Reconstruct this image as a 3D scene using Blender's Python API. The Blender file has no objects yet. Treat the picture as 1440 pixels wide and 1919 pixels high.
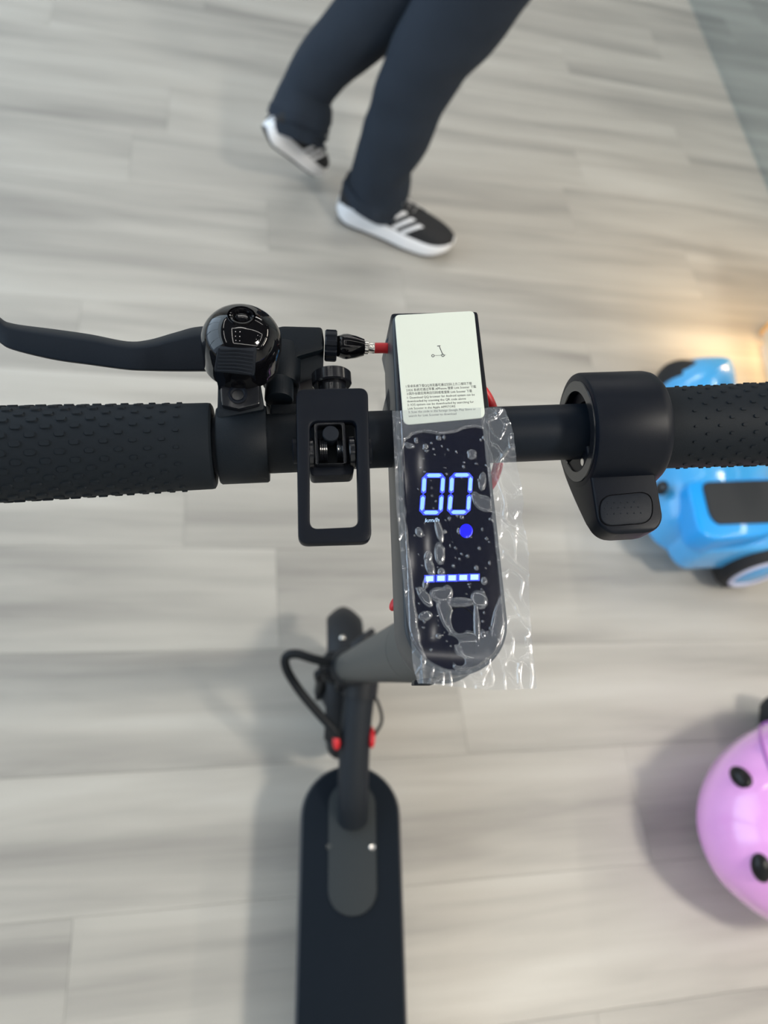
import bpy, bmesh, math, random
from mathutils import Vector, Matrix, noise
from math import sin, cos, pi, radians, sqrt

# ------------------------------------------------------------------ camera, light, exposure
scene = bpy.context.scene
COL = scene.collection
CAMZ = 1.34
Up = Vector((.2167, .4919, .8432)).normalized()
Fw = Vector((-73, 2500, -1440)).normalized()
Fw = (Fw - Up * Fw.dot(Up)).normalized()
Rt = Fw.cross(Up)
ROT = Matrix((Rt, Fw, Up))                       # world = ROT @ camera axes
CAM = Vector((0, 0, CAMZ))
cd = bpy.data.cameras.new('camera')
cd.sensor_fit = 'HORIZONTAL'
cd.sensor_width = 36
cd.lens = 36
cd.clip_start = .02
cd.dof.use_dof = True
cd.dof.focus_distance = .335
cd.dof.aperture_fstop = 11
co = bpy.data.objects.new('camera', cd)
COL.objects.link(co)
co.matrix_world = Matrix.Translation(CAM) @ ROT.to_4x4()
scene.camera = co

scene.view_settings.view_transform = 'Standard'
scene.view_settings.look = 'None'
scene.view_settings.exposure = -0.02
scene.view_settings.gamma = 1
scene.view_settings.use_curve_mapping = False

world = bpy.data.worlds.new('world')
scene.world = world
world.use_nodes = True
world.node_tree.nodes['Background'].inputs[0].default_value = (.62, .78, 1, 1)
world.node_tree.nodes['Background'].inputs[1].default_value = 1.2

def area(name, loc, aim, sx, sy, power, color):
    ld = bpy.data.lights.new(name, 'AREA')
    ld.shape = 'RECTANGLE'; ld.size = sx; ld.size_y = sy
    ld.energy = power; ld.color = color
    lo = bpy.data.objects.new(name, ld)
    COL.objects.link(lo)
    lo.location = loc
    lo.rotation_euler = (Vector(aim) - Vector(loc)).to_track_quat('-Z', 'Y').to_euler()
    return lo
# daylight through the glazed left side, warm strip at the plinth; ceiling lamps carry their own light below
area('daylight_area', (-2.55, 1.4, 1.7), (0.6, 1.0, 0), 4.6, 2.4, 74, (.70, .87, 1))

# ------------------------------------------------------------------ helpers
def ray(px, py):
    return ROT @ Vector(((px - 720) / 1440, -(py - 960) / 1440, -1))
def at(px, py, dep):
    return CAM + ray(px, py) * dep
def atz(px, py, z):
    d = ray(px, py); return CAM + d * ((z - CAMZ) / d.z)
def aty(px, py, y):
    d = ray(px, py); return CAM + d * (y / d.y)
def hit(M, px, py, z):                            # ray against the plane z of a tilted frame, in that frame
    I = M.inverted(); o = I @ CAM; d = I.to_3x3() @ ray(px, py)
    return o + d * ((z - o.z) / d.z)

MATS = {}
def mat(name, base, rough=.5, metal=0, bump=0, bscale=400, coat=0, spec=.5, emit=None, estr=0, var=0, vscale=30):
    m = bpy.data.materials.new(name); m.use_nodes = True
    nt = m.node_tree; b = nt.nodes['Principled BSDF']
    b.inputs['Base Color'].default_value = (*base, 1)
    b.inputs['Roughness'].default_value = rough
    b.inputs['Metallic'].default_value = metal
    b.inputs['Coat Weight'].default_value = coat
    b.inputs['Coat Roughness'].default_value = .04
    b.inputs['Specular IOR Level'].default_value = spec
    if emit:
        b.inputs['Emission Color'].default_value = (*emit, 1)
        b.inputs['Emission Strength'].default_value = estr
    tc = nt.nodes.new('ShaderNodeTexCoord')
    if bump:
        n = nt.nodes.new('ShaderNodeTexNoise'); n.inputs['Scale'].default_value = bscale
        n.inputs['Detail'].default_value = 3
        bp = nt.nodes.new('ShaderNodeBump'); bp.inputs['Strength'].default_value = bump
        bp.inputs['Distance'].default_value = .0005
        nt.links.new(tc.outputs['Object'], n.inputs['Vector'])
        nt.links.new(n.outputs['Fac'], bp.inputs['Height'])
        nt.links.new(bp.outputs['Normal'], b.inputs['Normal'])
    if var:
        n = nt.nodes.new('ShaderNodeTexNoise'); n.inputs['Scale'].default_value = vscale
        n.inputs['Detail'].default_value = 4
        r = nt.nodes.new('ShaderNodeMapRange'); r.inputs[3].default_value = 1 - var; r.inputs[4].default_value = 1 + var
        x = nt.nodes.new('ShaderNodeVectorMath'); x.operation = 'SCALE'; x.inputs[0].default_value = base
        nt.links.new(tc.outputs['Object'], n.inputs['Vector'])
        nt.links.new(n.outputs['Fac'], r.inputs[0]); nt.links.new(r.outputs[0], x.inputs[3])
        nt.links.new(x.outputs[0], b.inputs['Base Color'])
    MATS[name] = m
    return m

def finish(name, bm, m, parent=None, M=None, sharp=40, smooth=True):
    """link bm as one mesh object; M = world matrix its coordinates are in; parent = object"""
    bmesh.ops.recalc_face_normals(bm, faces=bm.faces)
    me = bpy.data.meshes.new(name); bm.to_mesh(me); bm.free()
    if smooth:
        me.shade_smooth(); me.set_sharp_from_angle(angle=radians(sharp))
    o = bpy.data.objects.new(name, me); COL.objects.link(o)
    for k in (m if isinstance(m, (list, tuple)) else [m]): me.materials.append(k)
    M = M or Matrix()
    o['_w'] = 1
    WM[o.name] = M.copy()
    if parent:
        o.parent = parent
        o.matrix_basis = WM[parent.name].inverted() @ M
    else:
        o.matrix_basis = M
    return o
WM = {}
def empty(name, M, label, cat, group=None):
    o = bpy.data.objects.new(name, None); COL.objects.link(o); o.empty_display_size = .1
    o.matrix_basis = M; WM[o.name] = M.copy()
    o['label'] = label; o['category'] = cat
    if group: o['group'] = group
    return o

def bev(bm, w, seg=2, ang=35):
    if w <= 0: return bm
    bm.normal_update()
    es = [e for e in bm.edges if len(e.link_faces) == 2 and e.calc_face_angle(0) > radians(ang)]
    bmesh.ops.bevel(bm, geom=es, offset=w, segments=seg, profile=.5, affect='EDGES', clamp_overlap=True)
    return bm
def prism(poly, z0, z1, bevel=0, seg=2, bm=None, ang=35):
    own = bm is None
    b = bmesh.new()
    lo = [b.verts.new((p[0], p[1], z0)) for p in poly]; hi = [b.verts.new((p[0], p[1], z1)) for p in poly]
    n = len(poly)
    b.faces.new(lo[::-1]); b.faces.new(hi)
    for i in range(n): b.faces.new((lo[i], lo[(i + 1) % n], hi[(i + 1) % n], hi[i]))
    bmesh.ops.recalc_face_normals(b, faces=b.faces)
    bev(b, bevel, seg, ang)
    return b if own else merge(bm, b)
def ringprism(outer, inner, z0, z1, bevel=0, seg=2):
    b = bmesh.new(); n = len(outer)
    L = [[b.verts.new((p[0], p[1], z)) for p in pl] for pl in (outer, inner) for z in (z0, z1)]
    ol, oh, il, ih = L
    for i in range(n):
        j = (i + 1) % n
        b.faces.new((ol[i], ol[j], oh[j], oh[i])); b.faces.new((il[j], il[i], ih[i], ih[j]))
        b.faces.new((oh[i], oh[j], ih[j], ih[i])); b.faces.new((ol[j], ol[i], il[i], il[j]))
    bmesh.ops.recalc_face_normals(b, faces=b.faces)
    return bev(b, bevel, seg)
def merge(bm, b, M=None):
    me = bpy.data.meshes.new('tmp'); 
    if M: b.transform(M)
    b.to_mesh(me); b.free(); bm.from_mesh(me); bpy.data.meshes.remove(me)
    return bm
def rrect(x0, y0, x1, y1, r, n=5):
    pts = []
    for cx, cy, a in ((x1 - r, y1 - r, 0), (x0 + r, y1 - r, 90), (x0 + r, y0 + r, 180), (x1 - r, y0 + r, 270)):
        for k in range(n + 1):
            t = radians(a + 90 * k / n); pts.append((cx + r * cos(t), cy + r * sin(t)))
    return pts
def roundpoly(P, r, n=4):
    """round the corners of polygon P by radius-ish r"""
    out = []; N = len(P)
    for i in range(N):
        p = Vector(P[i][:2]); a = Vector(P[i - 1][:2]); c = Vector(P[(i + 1) % N][:2])
        ri = P[i][2] if len(P[i]) > 2 and not isinstance(P[i], Vector) else r
        d1 = (a - p); d2 = (c - p)
        q = min(ri, d1.length * .48, d2.length * .48)
        s = p + d1.normalized() * q; e = p + d2.normalized() * q
        for k in range(n + 1):
            t = k / n; out.append(tuple(s * (1 - t) ** 2 + p * 2 * t * (1 - t) + e * t * t))
    return out
def frame_to(d):
    d = Vector(d).normalized()
    return d.to_track_quat('Z', 'Y').to_matrix().to_4x4()
def lathe(prof, n=32, M=None, bm=None, cap=True):
    """prof: list of (r, z) revolved about Z, then transformed by M"""
    b = bmesh.new(); rings = []
    for r, z in prof:
        rings.append([b.verts.new((max(r, 1e-6) * cos(2 * pi * k / n), max(r, 1e-6) * sin(2 * pi * k / n), z)) for k in range(n)])
    for A, B in zip(rings, rings[1:]):
        for k in range(n): b.faces.new((A[k], A[(k + 1) % n], B[(k + 1) % n], B[k]))
    if cap: b.faces.new(rings[0][::-1]); b.faces.new(rings[-1])
    if M: b.transform(M)
    bmesh.ops.recalc_face_normals(b, faces=b.faces)
    return b if bm is None else merge(bm, b)
def catmull(P, n=8):
    P = [Vector(p) for p in P]; out = []
    Q = [P[0] * 2 - P[1]] + P + [P[-1] * 2 - P[-2]]
    for i in range(1, len(Q) - 2):
        for k in range(n):
            t = k / n; a, b, c, d = Q[i - 1], Q[i], Q[i + 1], Q[i + 2]
            out.append(.5 * ((2 * b) + (c - a) * t + (2 * a - 5 * b + 4 * c - d) * t * t + (3 * b - a - 3 * c + d) * t ** 3))
    out.append(P[-1]); return out
def tube(path, rad, n=14, smoothn=8, bm=None):
    path = catmull(path, smoothn) if smoothn else [Vector(p) for p in path]
    b = bmesh.new(); rings = []; N = len(path); ref = None
    for i, p in enumerate(path):
        t = (path[min(i + 1, N - 1)] - path[max(i - 1, 0)]).normalized()
        if ref is None: ref = t.orthogonal().normalized()
        ref = (ref - t * ref.dot(t)).normalized(); s = t.cross(ref)
        r = rad(i / (N - 1)) if callable(rad) else rad
        rings.append([b.verts.new(p + (ref * cos(2 * pi * k / n) + s * sin(2 * pi * k / n)) * r) for k in range(n)])
    for A, B in zip(rings, rings[1:]):
        for k in range(n): b.faces.new((A[k], A[(k + 1) % n], B[(k + 1) % n], B[k]))
    b.faces.new(rings[0][::-1]); b.faces.new(rings[-1])
    return b if bm is None else merge(bm, b)
def loft(rings, cap=True):
    b = bmesh.new(); R = [[b.verts.new(p) for p in r] for r in rings]; n = len(rings[0])
    for A, B in zip(R, R[1:]):
        for k in range(n): b.faces.new((A[k], A[(k + 1) % n], B[(k + 1) % n], B[k]))
    if cap: b.faces.new(R[0][::-1]); b.faces.new(R[-1])
    return b
def ball(c, rx, ry, rz, M=None, u=20, v=12, bm=None):
    b = bmesh.new(); bmesh.ops.create_uvsphere(b, u_segments=u, v_segments=v, radius=1)
    b.transform(Matrix.Translation(c) @ (M or Matrix()) @ Matrix.Diagonal((rx, ry, rz, 1)))
    return b if bm is None else merge(bm, b)
def pillow(outline, ctr, z0, z1, k=8, flat=.0, pw=.5):
    """dome over an outline"""
    rings = [[(p[0], p[1], z0) for p in outline]]
    for i in range(0, k + 1):
        a = i / k * pi / 2
        s = flat + (1 - flat) * cos(a) if i < k else max(flat, .01)
        z = z0 + (z1 - z0) * (.35 + .65 * sin(a) ** (pw * 2))
        rings.append([(ctr[0] + (p[0] - ctr[0]) * s, ctr[1] + (p[1] - ctr[1]) * s, z) for p in outline])
    return loft(rings)
def bx(x0, x1, y0, y1, z0, z1, bevel=0, bm=None):
    return prism([(x0, y0), (x1, y0), (x1, y1), (x0, y1)], z0, z1, bevel, 2, bm)
def text_mesh(s, size, extr=0.00002):
    cu = bpy.data.curves.new('t', 'FONT'); cu.body = s; cu.size = size; cu.extrude = extr; cu.resolution_u = 2
    o = bpy.data.objects.new('t', cu); COL.objects.link(o)
    bpy.context.view_layer.update()
    dg = bpy.context.evaluated_depsgraph_get()
    me = bpy.data.meshes.new_from_object(o.evaluated_get(dg))
    bpy.data.objects.remove(o); bpy.data.curves.remove(cu)
    b = bmesh.new(); b.from_mesh(me); bpy.data.meshes.remove(me)
    return b

# ------------------------------------------------------------------ materials
bar_paint = mat('bar_paint', (.004, .008, .015), .48, bump=.1, bscale=2500, spec=.2)
cast_paint = mat('cast_paint', (.004, .007, .011), .5, bump=.2, bscale=3200, spec=.2)
stem_paint = mat('stem_paint', (.042, .048, .050), .5, bump=.1, bscale=900, spec=.4)
body_dark = mat('body_dark', (.020, .026, .034), .42, bump=.1, bscale=1500, spec=.4)
neck_paint = mat('neck_paint', (.012, .016, .022), .6, spec=.3)
rubber = mat('rubber', (.008, .0115, .016), .62, bump=.15, bscale=2500, spec=.17)
plastic = mat('plastic', (.004, .006, .011), .42, bump=.08, bscale=3000, spec=.18)
plastic_soft = mat('plastic_soft', (.008, .011, .017), .55, bump=.15, bscale=2600, spec=.22)
gloss_black = mat('gloss_black', (.003, .003, .004), .045, coat=.15, spec=.4)
stud_black = mat('stud_black', (.008, .008, .009), .3, spec=.3)
glossy_plastic = mat('glossy_plastic', (.008, .009, .012), .2)
chrome = mat('chrome', (.75, .72, .68), .2, 1)
red_rubber = mat('red_rubber', (.62, .012, .02), .4)
screen_glass = mat('screen_glass', (.006, .007, .016), .12, spec=.35)
sticker_white = mat('sticker_white', (.66, .71, .64), .5, var=.02)
ink = mat('ink', (.018, .02, .03), .6)
ink_veiled = mat('ink_veiled', (.13, .14, .14), .6)  # same ink, paler: haze of the film over the lowest lines put into its colour
led_core = mat('led_core', (.1, .2, .9), .4, emit=(.19, .40, 1), estr=1.35)
led_edge = mat('led_edge', (.02, .03, .5), .4, emit=(.03, .07, 1), estr=.9)
led_bar = mat('led_bar', (.1, .2, .9), .4, emit=(.42, .66, 1), estr=1.25)
led_blue = mat('led_blue', (.0, .0, .7), .4, emit=(.0, .0, 1), estr=1.1)
led_text = mat('led_text', (.3, .4, .6), .4, emit=(.45, .7, 1), estr=.9)
deck_rubber = mat('deck_rubber', (.005, .009, .015), .75, bump=.4, bscale=500, spec=.15)
deck_edge = mat('deck_edge', (.03, .033, .038), .45)
neck_rubber = mat('neck_rubber', (.026, .032, .036), .7, spec=.3)
tyre = mat('tyre', (.012, .013, .015), .75, bump=.3, bscale=300)
fork_black = mat('fork_black', (.012, .014, .018), .5, spec=.3)
cable_black = mat('cable_black', (.007, .009, .012), .55, spec=.25)
trouser_cloth = mat('trouser_cloth', (.022, .030, .044), .8, bump=.5, bscale=900, spec=.2, var=.12, vscale=8)
jacket_cloth = mat('jacket_cloth', (.03, .035, .045), .85, bump=.5, bscale=700)
skin = mat('skin', (.55, .34, .25), .5)
hair_mat = mat('hair', (.01, .008, .007), .5, bump=1, bscale=200)
shoe_black = mat('shoe_black', (.013, .014, .017), .75, bump=.6, bscale=900)
shoe_white = mat('shoe_white', (.88, .89, .92), .5)
outsole = mat('outsole', (.03, .03, .032), .7)
lace_mat = mat('lace', (.25, .25, .26), .7)
blue_toy = mat('blue_plastic', (.07, .42, .86), .25, coat=.6)
blue_deep = mat('blue_deep', (.005, .36, .93), .35, coat=.3)
pink_toy = mat('pink_plastic', (.90, .41, .88), .25, coat=1)
pink_line = mat('pink_line', (.42, .13, .50), .4, coat=.3)
pad_black = mat('pad_black', (.022, .025, .029), .7, bump=.5, bscale=300)
hub_white = mat('hub_white', (.62, .66, .85), .4)
wall_paint = mat('wall_paint', (.72, .71, .68), .7, bump=.2, bscale=60)
ceil_paint = mat('ceil_paint', (.10, .105, .11), .8)
plinth_paint = mat('plinth_paint', (.62, .60, .54), .5)
wood_trim = mat('wood_trim', (.6, .36, .14), .4, var=.15, vscale=20)
warm_led = mat('warm_led', (1, .8, .5), .5, emit=(1, .66, .32), estr=5)
lamp_white = mat('lamp_white', (.9, .9, .9), .5, emit=(1, .97, .92), estr=16)
spot_white = mat('spot_white', (.9, .9, .9), .5, emit=(1, .97, .92), estr=45)

def floor_material():
    m = bpy.data.materials.new('vinyl_plank'); m.use_nodes = True
    nt = m.node_tree; N = nt.nodes; L = nt.links; b = N['Principled BSDF']
    tc = N.new('ShaderNodeTexCoord'); oi = N.new('ShaderNodeObjectInfo')
    off = N.new('ShaderNodeVectorMath'); off.operation = 'MULTIPLY_ADD'
    cb = N.new('ShaderNodeCombineXYZ')
    for i in range(3): L.new(oi.outputs['Random'], cb.inputs[i])
    off.inputs[1].default_value = (37, 91, 13); L.new(cb.outputs[0], off.inputs[0]); L.new(tc.outputs['Object'], off.inputs[2])
    def grain(sx, sy, detail, dist):
        mp = N.new('ShaderNodeMapping'); mp.inputs['Scale'].default_value = (sx, sy, 1)
        L.new(off.outputs[0], mp.inputs[0])
        n = N.new('ShaderNodeTexNoise'); n.inputs['Scale'].default_value = 1; n.inputs['Detail'].default_value = detail
        n.inputs['Distortion'].default_value = dist; n.inputs['Roughness'].default_value = .55
        L.new(mp.outputs[0], n.inputs['Vector']); return n
    n1 = grain(1.0, 10, 2, .4); n2 = grain(5, 95, 3, .8); n3 = grain(2.0, 27, 2, 2.4)
    # streak sum
    def ma(op, a, bb, c=None):
        x = N.new('ShaderNodeMath'); x.operation = op
        for i, v in enumerate((a, bb, c)):
            if v is None: continue
            if isinstance(v, (int, float)): x.inputs[i].default_value = v
            else: L.new(v, x.inputs[i])
        return x.outputs[0]
    s = ma('MULTIPLY_ADD', n1.outputs['Fac'], .74, ma('MULTIPLY_ADD', n2.outputs['Fac'], .09, ma('MULTIPLY', n3.outputs['Fac'], .17)))
    s2 = ma('MULTIPLY_ADD', oi.outputs['Random'], .05, s)
    cr = N.new('ShaderNodeValToRGB'); L.new(s2, cr.inputs[0])
    e = cr.color_ramp.elements
    e[0].position = .34; e[0].color = (.30, .285, .262, 1)
    e[1].position = .74; e[1].color = (.55, .53, .485, 1)
    k = e.new(.48); k.color = (.405, .385, .35, 1)
    k = e.new(.58); k.color = (.47, .448, .405, 1)
    L.new(cr.outputs[0], b.inputs['Base Color'])
    r = N.new('ShaderNodeMapRange'); r.inputs[3].default_value = .34; r.inputs[4].default_value = .46
    L.new(n2.outputs['Fac'], r.inputs[0]); L.new(r.outputs[0], b.inputs['Roughness'])
    bp = N.new('ShaderNodeBump'); bp.inputs['Strength'].default_value = .12; bp.inputs['Distance'].default_value = .001
    L.new(n2.outputs['Fac'], bp.inputs['Height']); L.new(bp.outputs[0], b.inputs['Normal'])
    return m
plank_mat = floor_material()
joint_mat = mat('joint', (.30, .285, .26), .8)

def film_material():
    m = bpy.data.materials.new('film'); m.use_nodes = True
    nt = m.node_tree; N = nt.nodes; L = nt.links
    for n in list(N): N.remove(n)
    out = N.new('ShaderNodeOutputMaterial'); tr = N.new('ShaderNodeBsdfTransparent')
    gl = N.new('ShaderNodeBsdfGlossy'); gl.inputs['Roughness'].default_value = .16; gl.inputs['Color'].default_value = (.95, .97, 1, 1)
    df = N.new('ShaderNodeBsdfDiffuse'); df.inputs['Color'].default_value = (.60, .66, .75, 1)
    at_ = N.new('ShaderNodeAttribute'); at_.attribute_name = 'loose'
    tc = N.new('ShaderNodeTexCoord'); n = N.new('ShaderNodeTexNoise'); n.inputs['Scale'].default_value = 120
    n.inputs['Detail'].default_value = 2; n.inputs['Distortion'].default_value = 1.5
    bp = N.new('ShaderNodeBump'); bp.inputs['Distance'].default_value = .0012
    sm = N.new('ShaderNodeMath'); sm.operation = 'MULTIPLY'; sm.inputs[1].default_value = .12
    L.new(at_.outputs['Fac'], sm.inputs[0]); L.new(sm.outputs[0], bp.inputs['Strength'])
    L.new(tc.outputs['Object'], n.inputs['Vector']); L.new(n.outputs['Fac'], bp.inputs['Height'])
    L.new(bp.outputs[0], gl.inputs['Normal'])
    m1 = N.new('ShaderNodeMixShader'); m1.inputs[0].default_value = .5
    L.new(df.outputs[0], m1.inputs[1]); L.new(gl.outputs[0], m1.inputs[2])
    f = N.new('ShaderNodeMapRange'); f.inputs[3].default_value = .012; f.inputs[4].default_value = .20
    L.new(at_.outputs['Fac'], f.inputs[0])
    m2 = N.new('ShaderNodeMixShader'); L.new(f.outputs[0], m2.inputs[0]); L.new(tr.outputs[0], m2.inputs[1]); L.new(m1.outputs[0], m2.inputs[2])
    L.new(m2.outputs[0], out.inputs[0])
    return m
film_mat = film_material()

# ------------------------------------------------------------------ the setting
def struct(name, bm, m, **kw):
    o = finish(name, bm, m, **kw); o['kind'] = 'structure'; return o
X0, X1, Y0, Y1, HC = -2.7, 4.4, -2.0, 4.9, 3.1
floor = struct('floor', bx(X0 - 1.2, X1 + 1.2, Y0 - .3, Y1 + .3, -.05, -.0045), joint_mat)
PANG = math.atan2(.073, .997)
Mp = Matrix.Rotation(PANG, 4, 'Z')
PW, PL = .203, 1.22
known = {-1: -.163, 0: .791, 1: .481, 2: .15, 6: .491, 7: .156, 8: -.185}
rnd = random.Random(4)
proto = {}
for r in range(-10, 26):
    v0 = .07 + PW * r
    off = known.get(r, (r * .39 + rnd.random() * .25))
    k0 = int((X0 - 1.0 - off) // PL); 
    for k in range(k0, k0 + 9):
        u0, u1 = off + PL * k, off + PL * (k + 1)
        # corners inside the room only: clip the plank in u by the walls
        c = Mp @ Vector(((u0 + u1) / 2, v0 + PW / 2, 0))
        cs = [Mp @ Vector((u, v, 0)) for u in (u0, u1) for v in (v0, v0 + PW)]
        if not (X0 - .5 < c.x < X1 + .5 and Y0 - .05 < c.y < Y1 + .05): continue
        if 'm' not in proto:
            b = bx(-PL / 2 + .0002, PL / 2 - .0002, -PW / 2 + .0002, PW / 2 - .0002, -.0045, 0, .0003)
            o = finish('floor_plank', b, plank_mat, floor, Mp @ Matrix.Translation(((u0 + u1) / 2, v0 + PW / 2, 0)), smooth=False)
            proto['m'] = o
        else:
            o = proto['m'].copy(); COL.objects.link(o)
            o.matrix_basis = Mp @ Matrix.Translation(((u0 + u1) / 2, v0 + PW / 2, 0))
struct('ceiling', bx(X0, X1, Y0, Y1, HC, HC + .1), ceil_paint)
struct('wall_right', bx(X1, X1 + .1, Y0, Y1, 0, HC), wall_paint)
struct('wall_back', bx(X0, X1, Y1, Y1 + .1, 0, HC), wall_paint)
struct('wall_front', bx(X0, X1, Y0 - .1, Y0, 0, HC), wall_paint)
b = bx(X0 - .1, X0, Y0, Y1, 0, .35); bx(X0 - .1, X0, Y0, Y1, 2.85, HC, bm=b); bx(X0 - .1, X0, Y0, -1.2, .35, 2.85, bm=b); bx(X0 - .1, X0, 3.9, Y1, .35, 2.85, bm=b)
struct('wall_left', b, wall_paint)
b = bmesh.new()
for y in (-1.2, .05, 1.32, 2.6, 3.85): bx(X0 - .08, X0 - .02, y, y + .05, .35, 2.85, bm=b)
bx(X0 - .08, X0 - .02, -1.2, 3.9, .35, .4, bm=b); bx(X0 - .08, X0 - .02, -1.2, 3.9, 2.8, 2.85, bm=b)
struct('window_1', b, cast_paint)

def glass_mat():
    m = bpy.data.materials.new('tinted_glass'); m.use_nodes = True
    nt = m.node_tree; N = nt.nodes; L = nt.links
    for n in list(N): N.remove(n)
    out = N.new('ShaderNodeOutputMaterial'); tr = N.new('ShaderNodeBsdfTransparent'); tr.inputs[0].default_value = (.84, .89, .92, 1)
    gl = N.new('ShaderNodeBsdfGlossy'); gl.inputs['Roughness'].default_value = .02
    fr = N.new('ShaderNodeFresnel'); fr.inputs[0].default_value = 1.3; mx = N.new('ShaderNodeMixShader')
    ge = N.new('ShaderNodeNewGeometry'); iv = N.new('ShaderNodeMath'); iv.operation = 'SUBTRACT'; iv.inputs[0].default_value = 1
    mu = N.new('ShaderNodeMath'); mu.operation = 'MULTIPLY'
    L.new(ge.outputs['Backfacing'], iv.inputs[1]); L.new(iv.outputs[0], mu.inputs[0]); L.new(fr.outputs[0], mu.inputs[1])
    L.new(mu.outputs[0], mx.inputs[0]); L.new(tr.outputs[0], mx.inputs[1]); L.new(gl.outputs[0], mx.inputs[2]); L.new(mx.outputs[0], out.inputs[0])
    return m
gp = empty('glass_partition', Matrix.Translation((1.655, 3.1, 0)), 'clear tinted glass partition standing on the floor at the top right corner', 'glass panel')
finish('pane', bx(-.005, .005, -1.15, 1.15, .001, 2.3), glass_mat(), gp, Matrix.Translation((1.655, 3.1, 0)), smooth=False)
finish('top_rail', bx(-.012, .012, -1.15, 1.15, 2.3, 2.34), cast_paint, gp, Matrix.Translation((1.655, 3.1, 0)))

# ceiling lamps: linear tubes in rectangles and rows of small spots
tube_p = None
def lamp_line(x0, y0, x1, y1, label):
    L = math.hypot(x1 - x0, y1 - y0); M = Matrix.Translation(((x0 + x1) / 2, (y0 + y1) / 2, HC - .03)) @ Matrix.Rotation(math.atan2(y1 - y0, x1 - x0), 4, 'Z')
    e = empty('ceiling_lamp', M, label, 'lamp', 'linear ceiling lamps')
    finish('housing', bx(-L / 2, L / 2, -.022, .022, 0, .03, .002), ceil_paint, e, M)
    finish('diffuser', bx(-L / 2 + .01, L / 2 - .01, -.015, .015, -.012, 0, .002), lamp_white, e, M)
for x0, y0, x1, y1 in ((-.9, -.9, 1.9, -.9), (-.9, .9, 1.9, .9), (-.9, -.87, -.9, .87), (1.9, -.87, 1.9, .87), (-.9, 2.6, 1.9, 2.6), (-1.9, -.9, -1.9, .8), (-1.9, 1.2, -1.9, 2.9), (.5, -1.5, 2.9, -1.5), (2.9, -.9, 2.9, .9)):
    lamp_line(x0, y0, x1, y1, 'white linear lamp on the dark ceiling')
for i in range(4):
    for j in range(3):
        x, y = -.6 + .35 * (i % 2) + 1.9 * (i // 2), -.5 + .5 * j
        M = Matrix.Translation((x, y, HC - .02))
        e = empty('ceiling_spot', M, 'small round spot lamp in the dark ceiling', 'lamp', 'ceiling spots')
        finish('spot_ring', lathe([(.028, .02), (.04, .02), (.04, 0), (.028, 0), (.028, .018)], 20, cap=False), ceil_paint, e, M)
        finish('spot_lens', lathe([(.027, .012), (.027, .008)], 20), spot_white, e, M)
area('ceiling_area_key', (1.55, -.35, HC - .12), (1.25, -.1, 0), .34, .34, 46, (1, .93, .82))
for yy in (.2, 2.0):
    area('ceiling_area_right', (3.2, yy, HC - .12), (2.6, yy, 0), 1.5, .10, 17, (1, .92, .80))
area('ceiling_area_back', (.3, 3.9, HC - .12), (.3, 3.3, 0), 3.2, .10, 34, (1, .97, .92))

# ------------------------------------------------------------------ display plinth with warm strip, right edge
A = Vector((1.386, 1.448, 0)); dB = Vector((-.135, -.991, 0)); dn = Vector((.991, -.135, 0))
Mpl = Matrix.Translation(A) @ Matrix(((dn.x, -dB.x, 0, 0), (dn.y, -dB.y, 0, 0), (0, 0, 1, 0), (0, 0, 0, 1)))
pl = empty('display_plinth', Mpl, 'cream display plinth with a warm light strip, corner at the right edge of the photo', 'plinth')
finish('body', bx(0, 1.1, -.33, 0, .035, .5, .003), plinth_paint, pl, Mpl)
finish('foot', bx(.02, 1.08, -.31, -.02, 0, .035), wall_paint, pl, Mpl)
finish('edge_trim', bx(-.004, .008, -.008, .005, .03, .5, .001), wood_trim, pl, Mpl)
b = bx(.013, .0195, -.32, -.013, .026, .0345); bx(.013, 1.09, -.0195, -.013, .026, .0345, bm=b)
finish('light_strip', b, warm_led, pl, Mpl)
p = Mpl @ Vector((-.03, -.10, .20)); q = Mpl @ Vector((-.12, .02, 0))
wl = area('plinth_warm_area', p, q, .30, .06, 1.7, (1, .66, .30))
p = Mpl @ Vector((.2, .04, .20)); q = Mpl @ Vector((.1, .2, 0))
area('plinth_warm_area_back', p, q, .4, .06, 1.2, (1, .66, .30))

# ------------------------------------------------------------------ electric scooter
LEAN = radians(-6.0)
SX = .222
Sc = Matrix.Translation((SX, 0, 0)) @ Matrix.Rotation(LEAN, 4, 'Y')
scooter = empty('electric_scooter', Sc, 'black folding electric scooter with red cable ends, leaning on its kickstand', 'scooter')
ex = Vector((.987, .075, .144)).normalized(); ez = Vector((-.121, -.257, .9575)); ez = (ez - ex * ez.dot(ex)).normalized(); ey = ez.cross(ex)
B = Matrix.Translation((.095, .198, 1.076)) @ Matrix((ex, ey, ez)).transposed().to_4x4()
def bl(px, py, z=0):
    p = hit(B, px, py, z); return (p.x, p.y)
def bl3(px, py, z=0): return Vector((*bl(px, py, z), z))
def bp(pts, z): return [bl(x, y, z) for x, y in pts]
def fin(name, bm, m, parent, **kw): return finish(name, bm, m, parent, B, **kw)
AX = Matrix.Rotation(pi / 2, 4, 'Y')              # Z -> X
AY = Matrix.Rotation(-pi / 2, 4, 'X')             # Z -> Y

# handlebar
xl = bl(403, 835)[0]; xr = bl(1214, 805)[0]
hb = fin('handlebar', lathe([(.0125, xl - .11), (.0125, xr + .11)], 48, AX), bar_paint, scooter)
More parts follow.
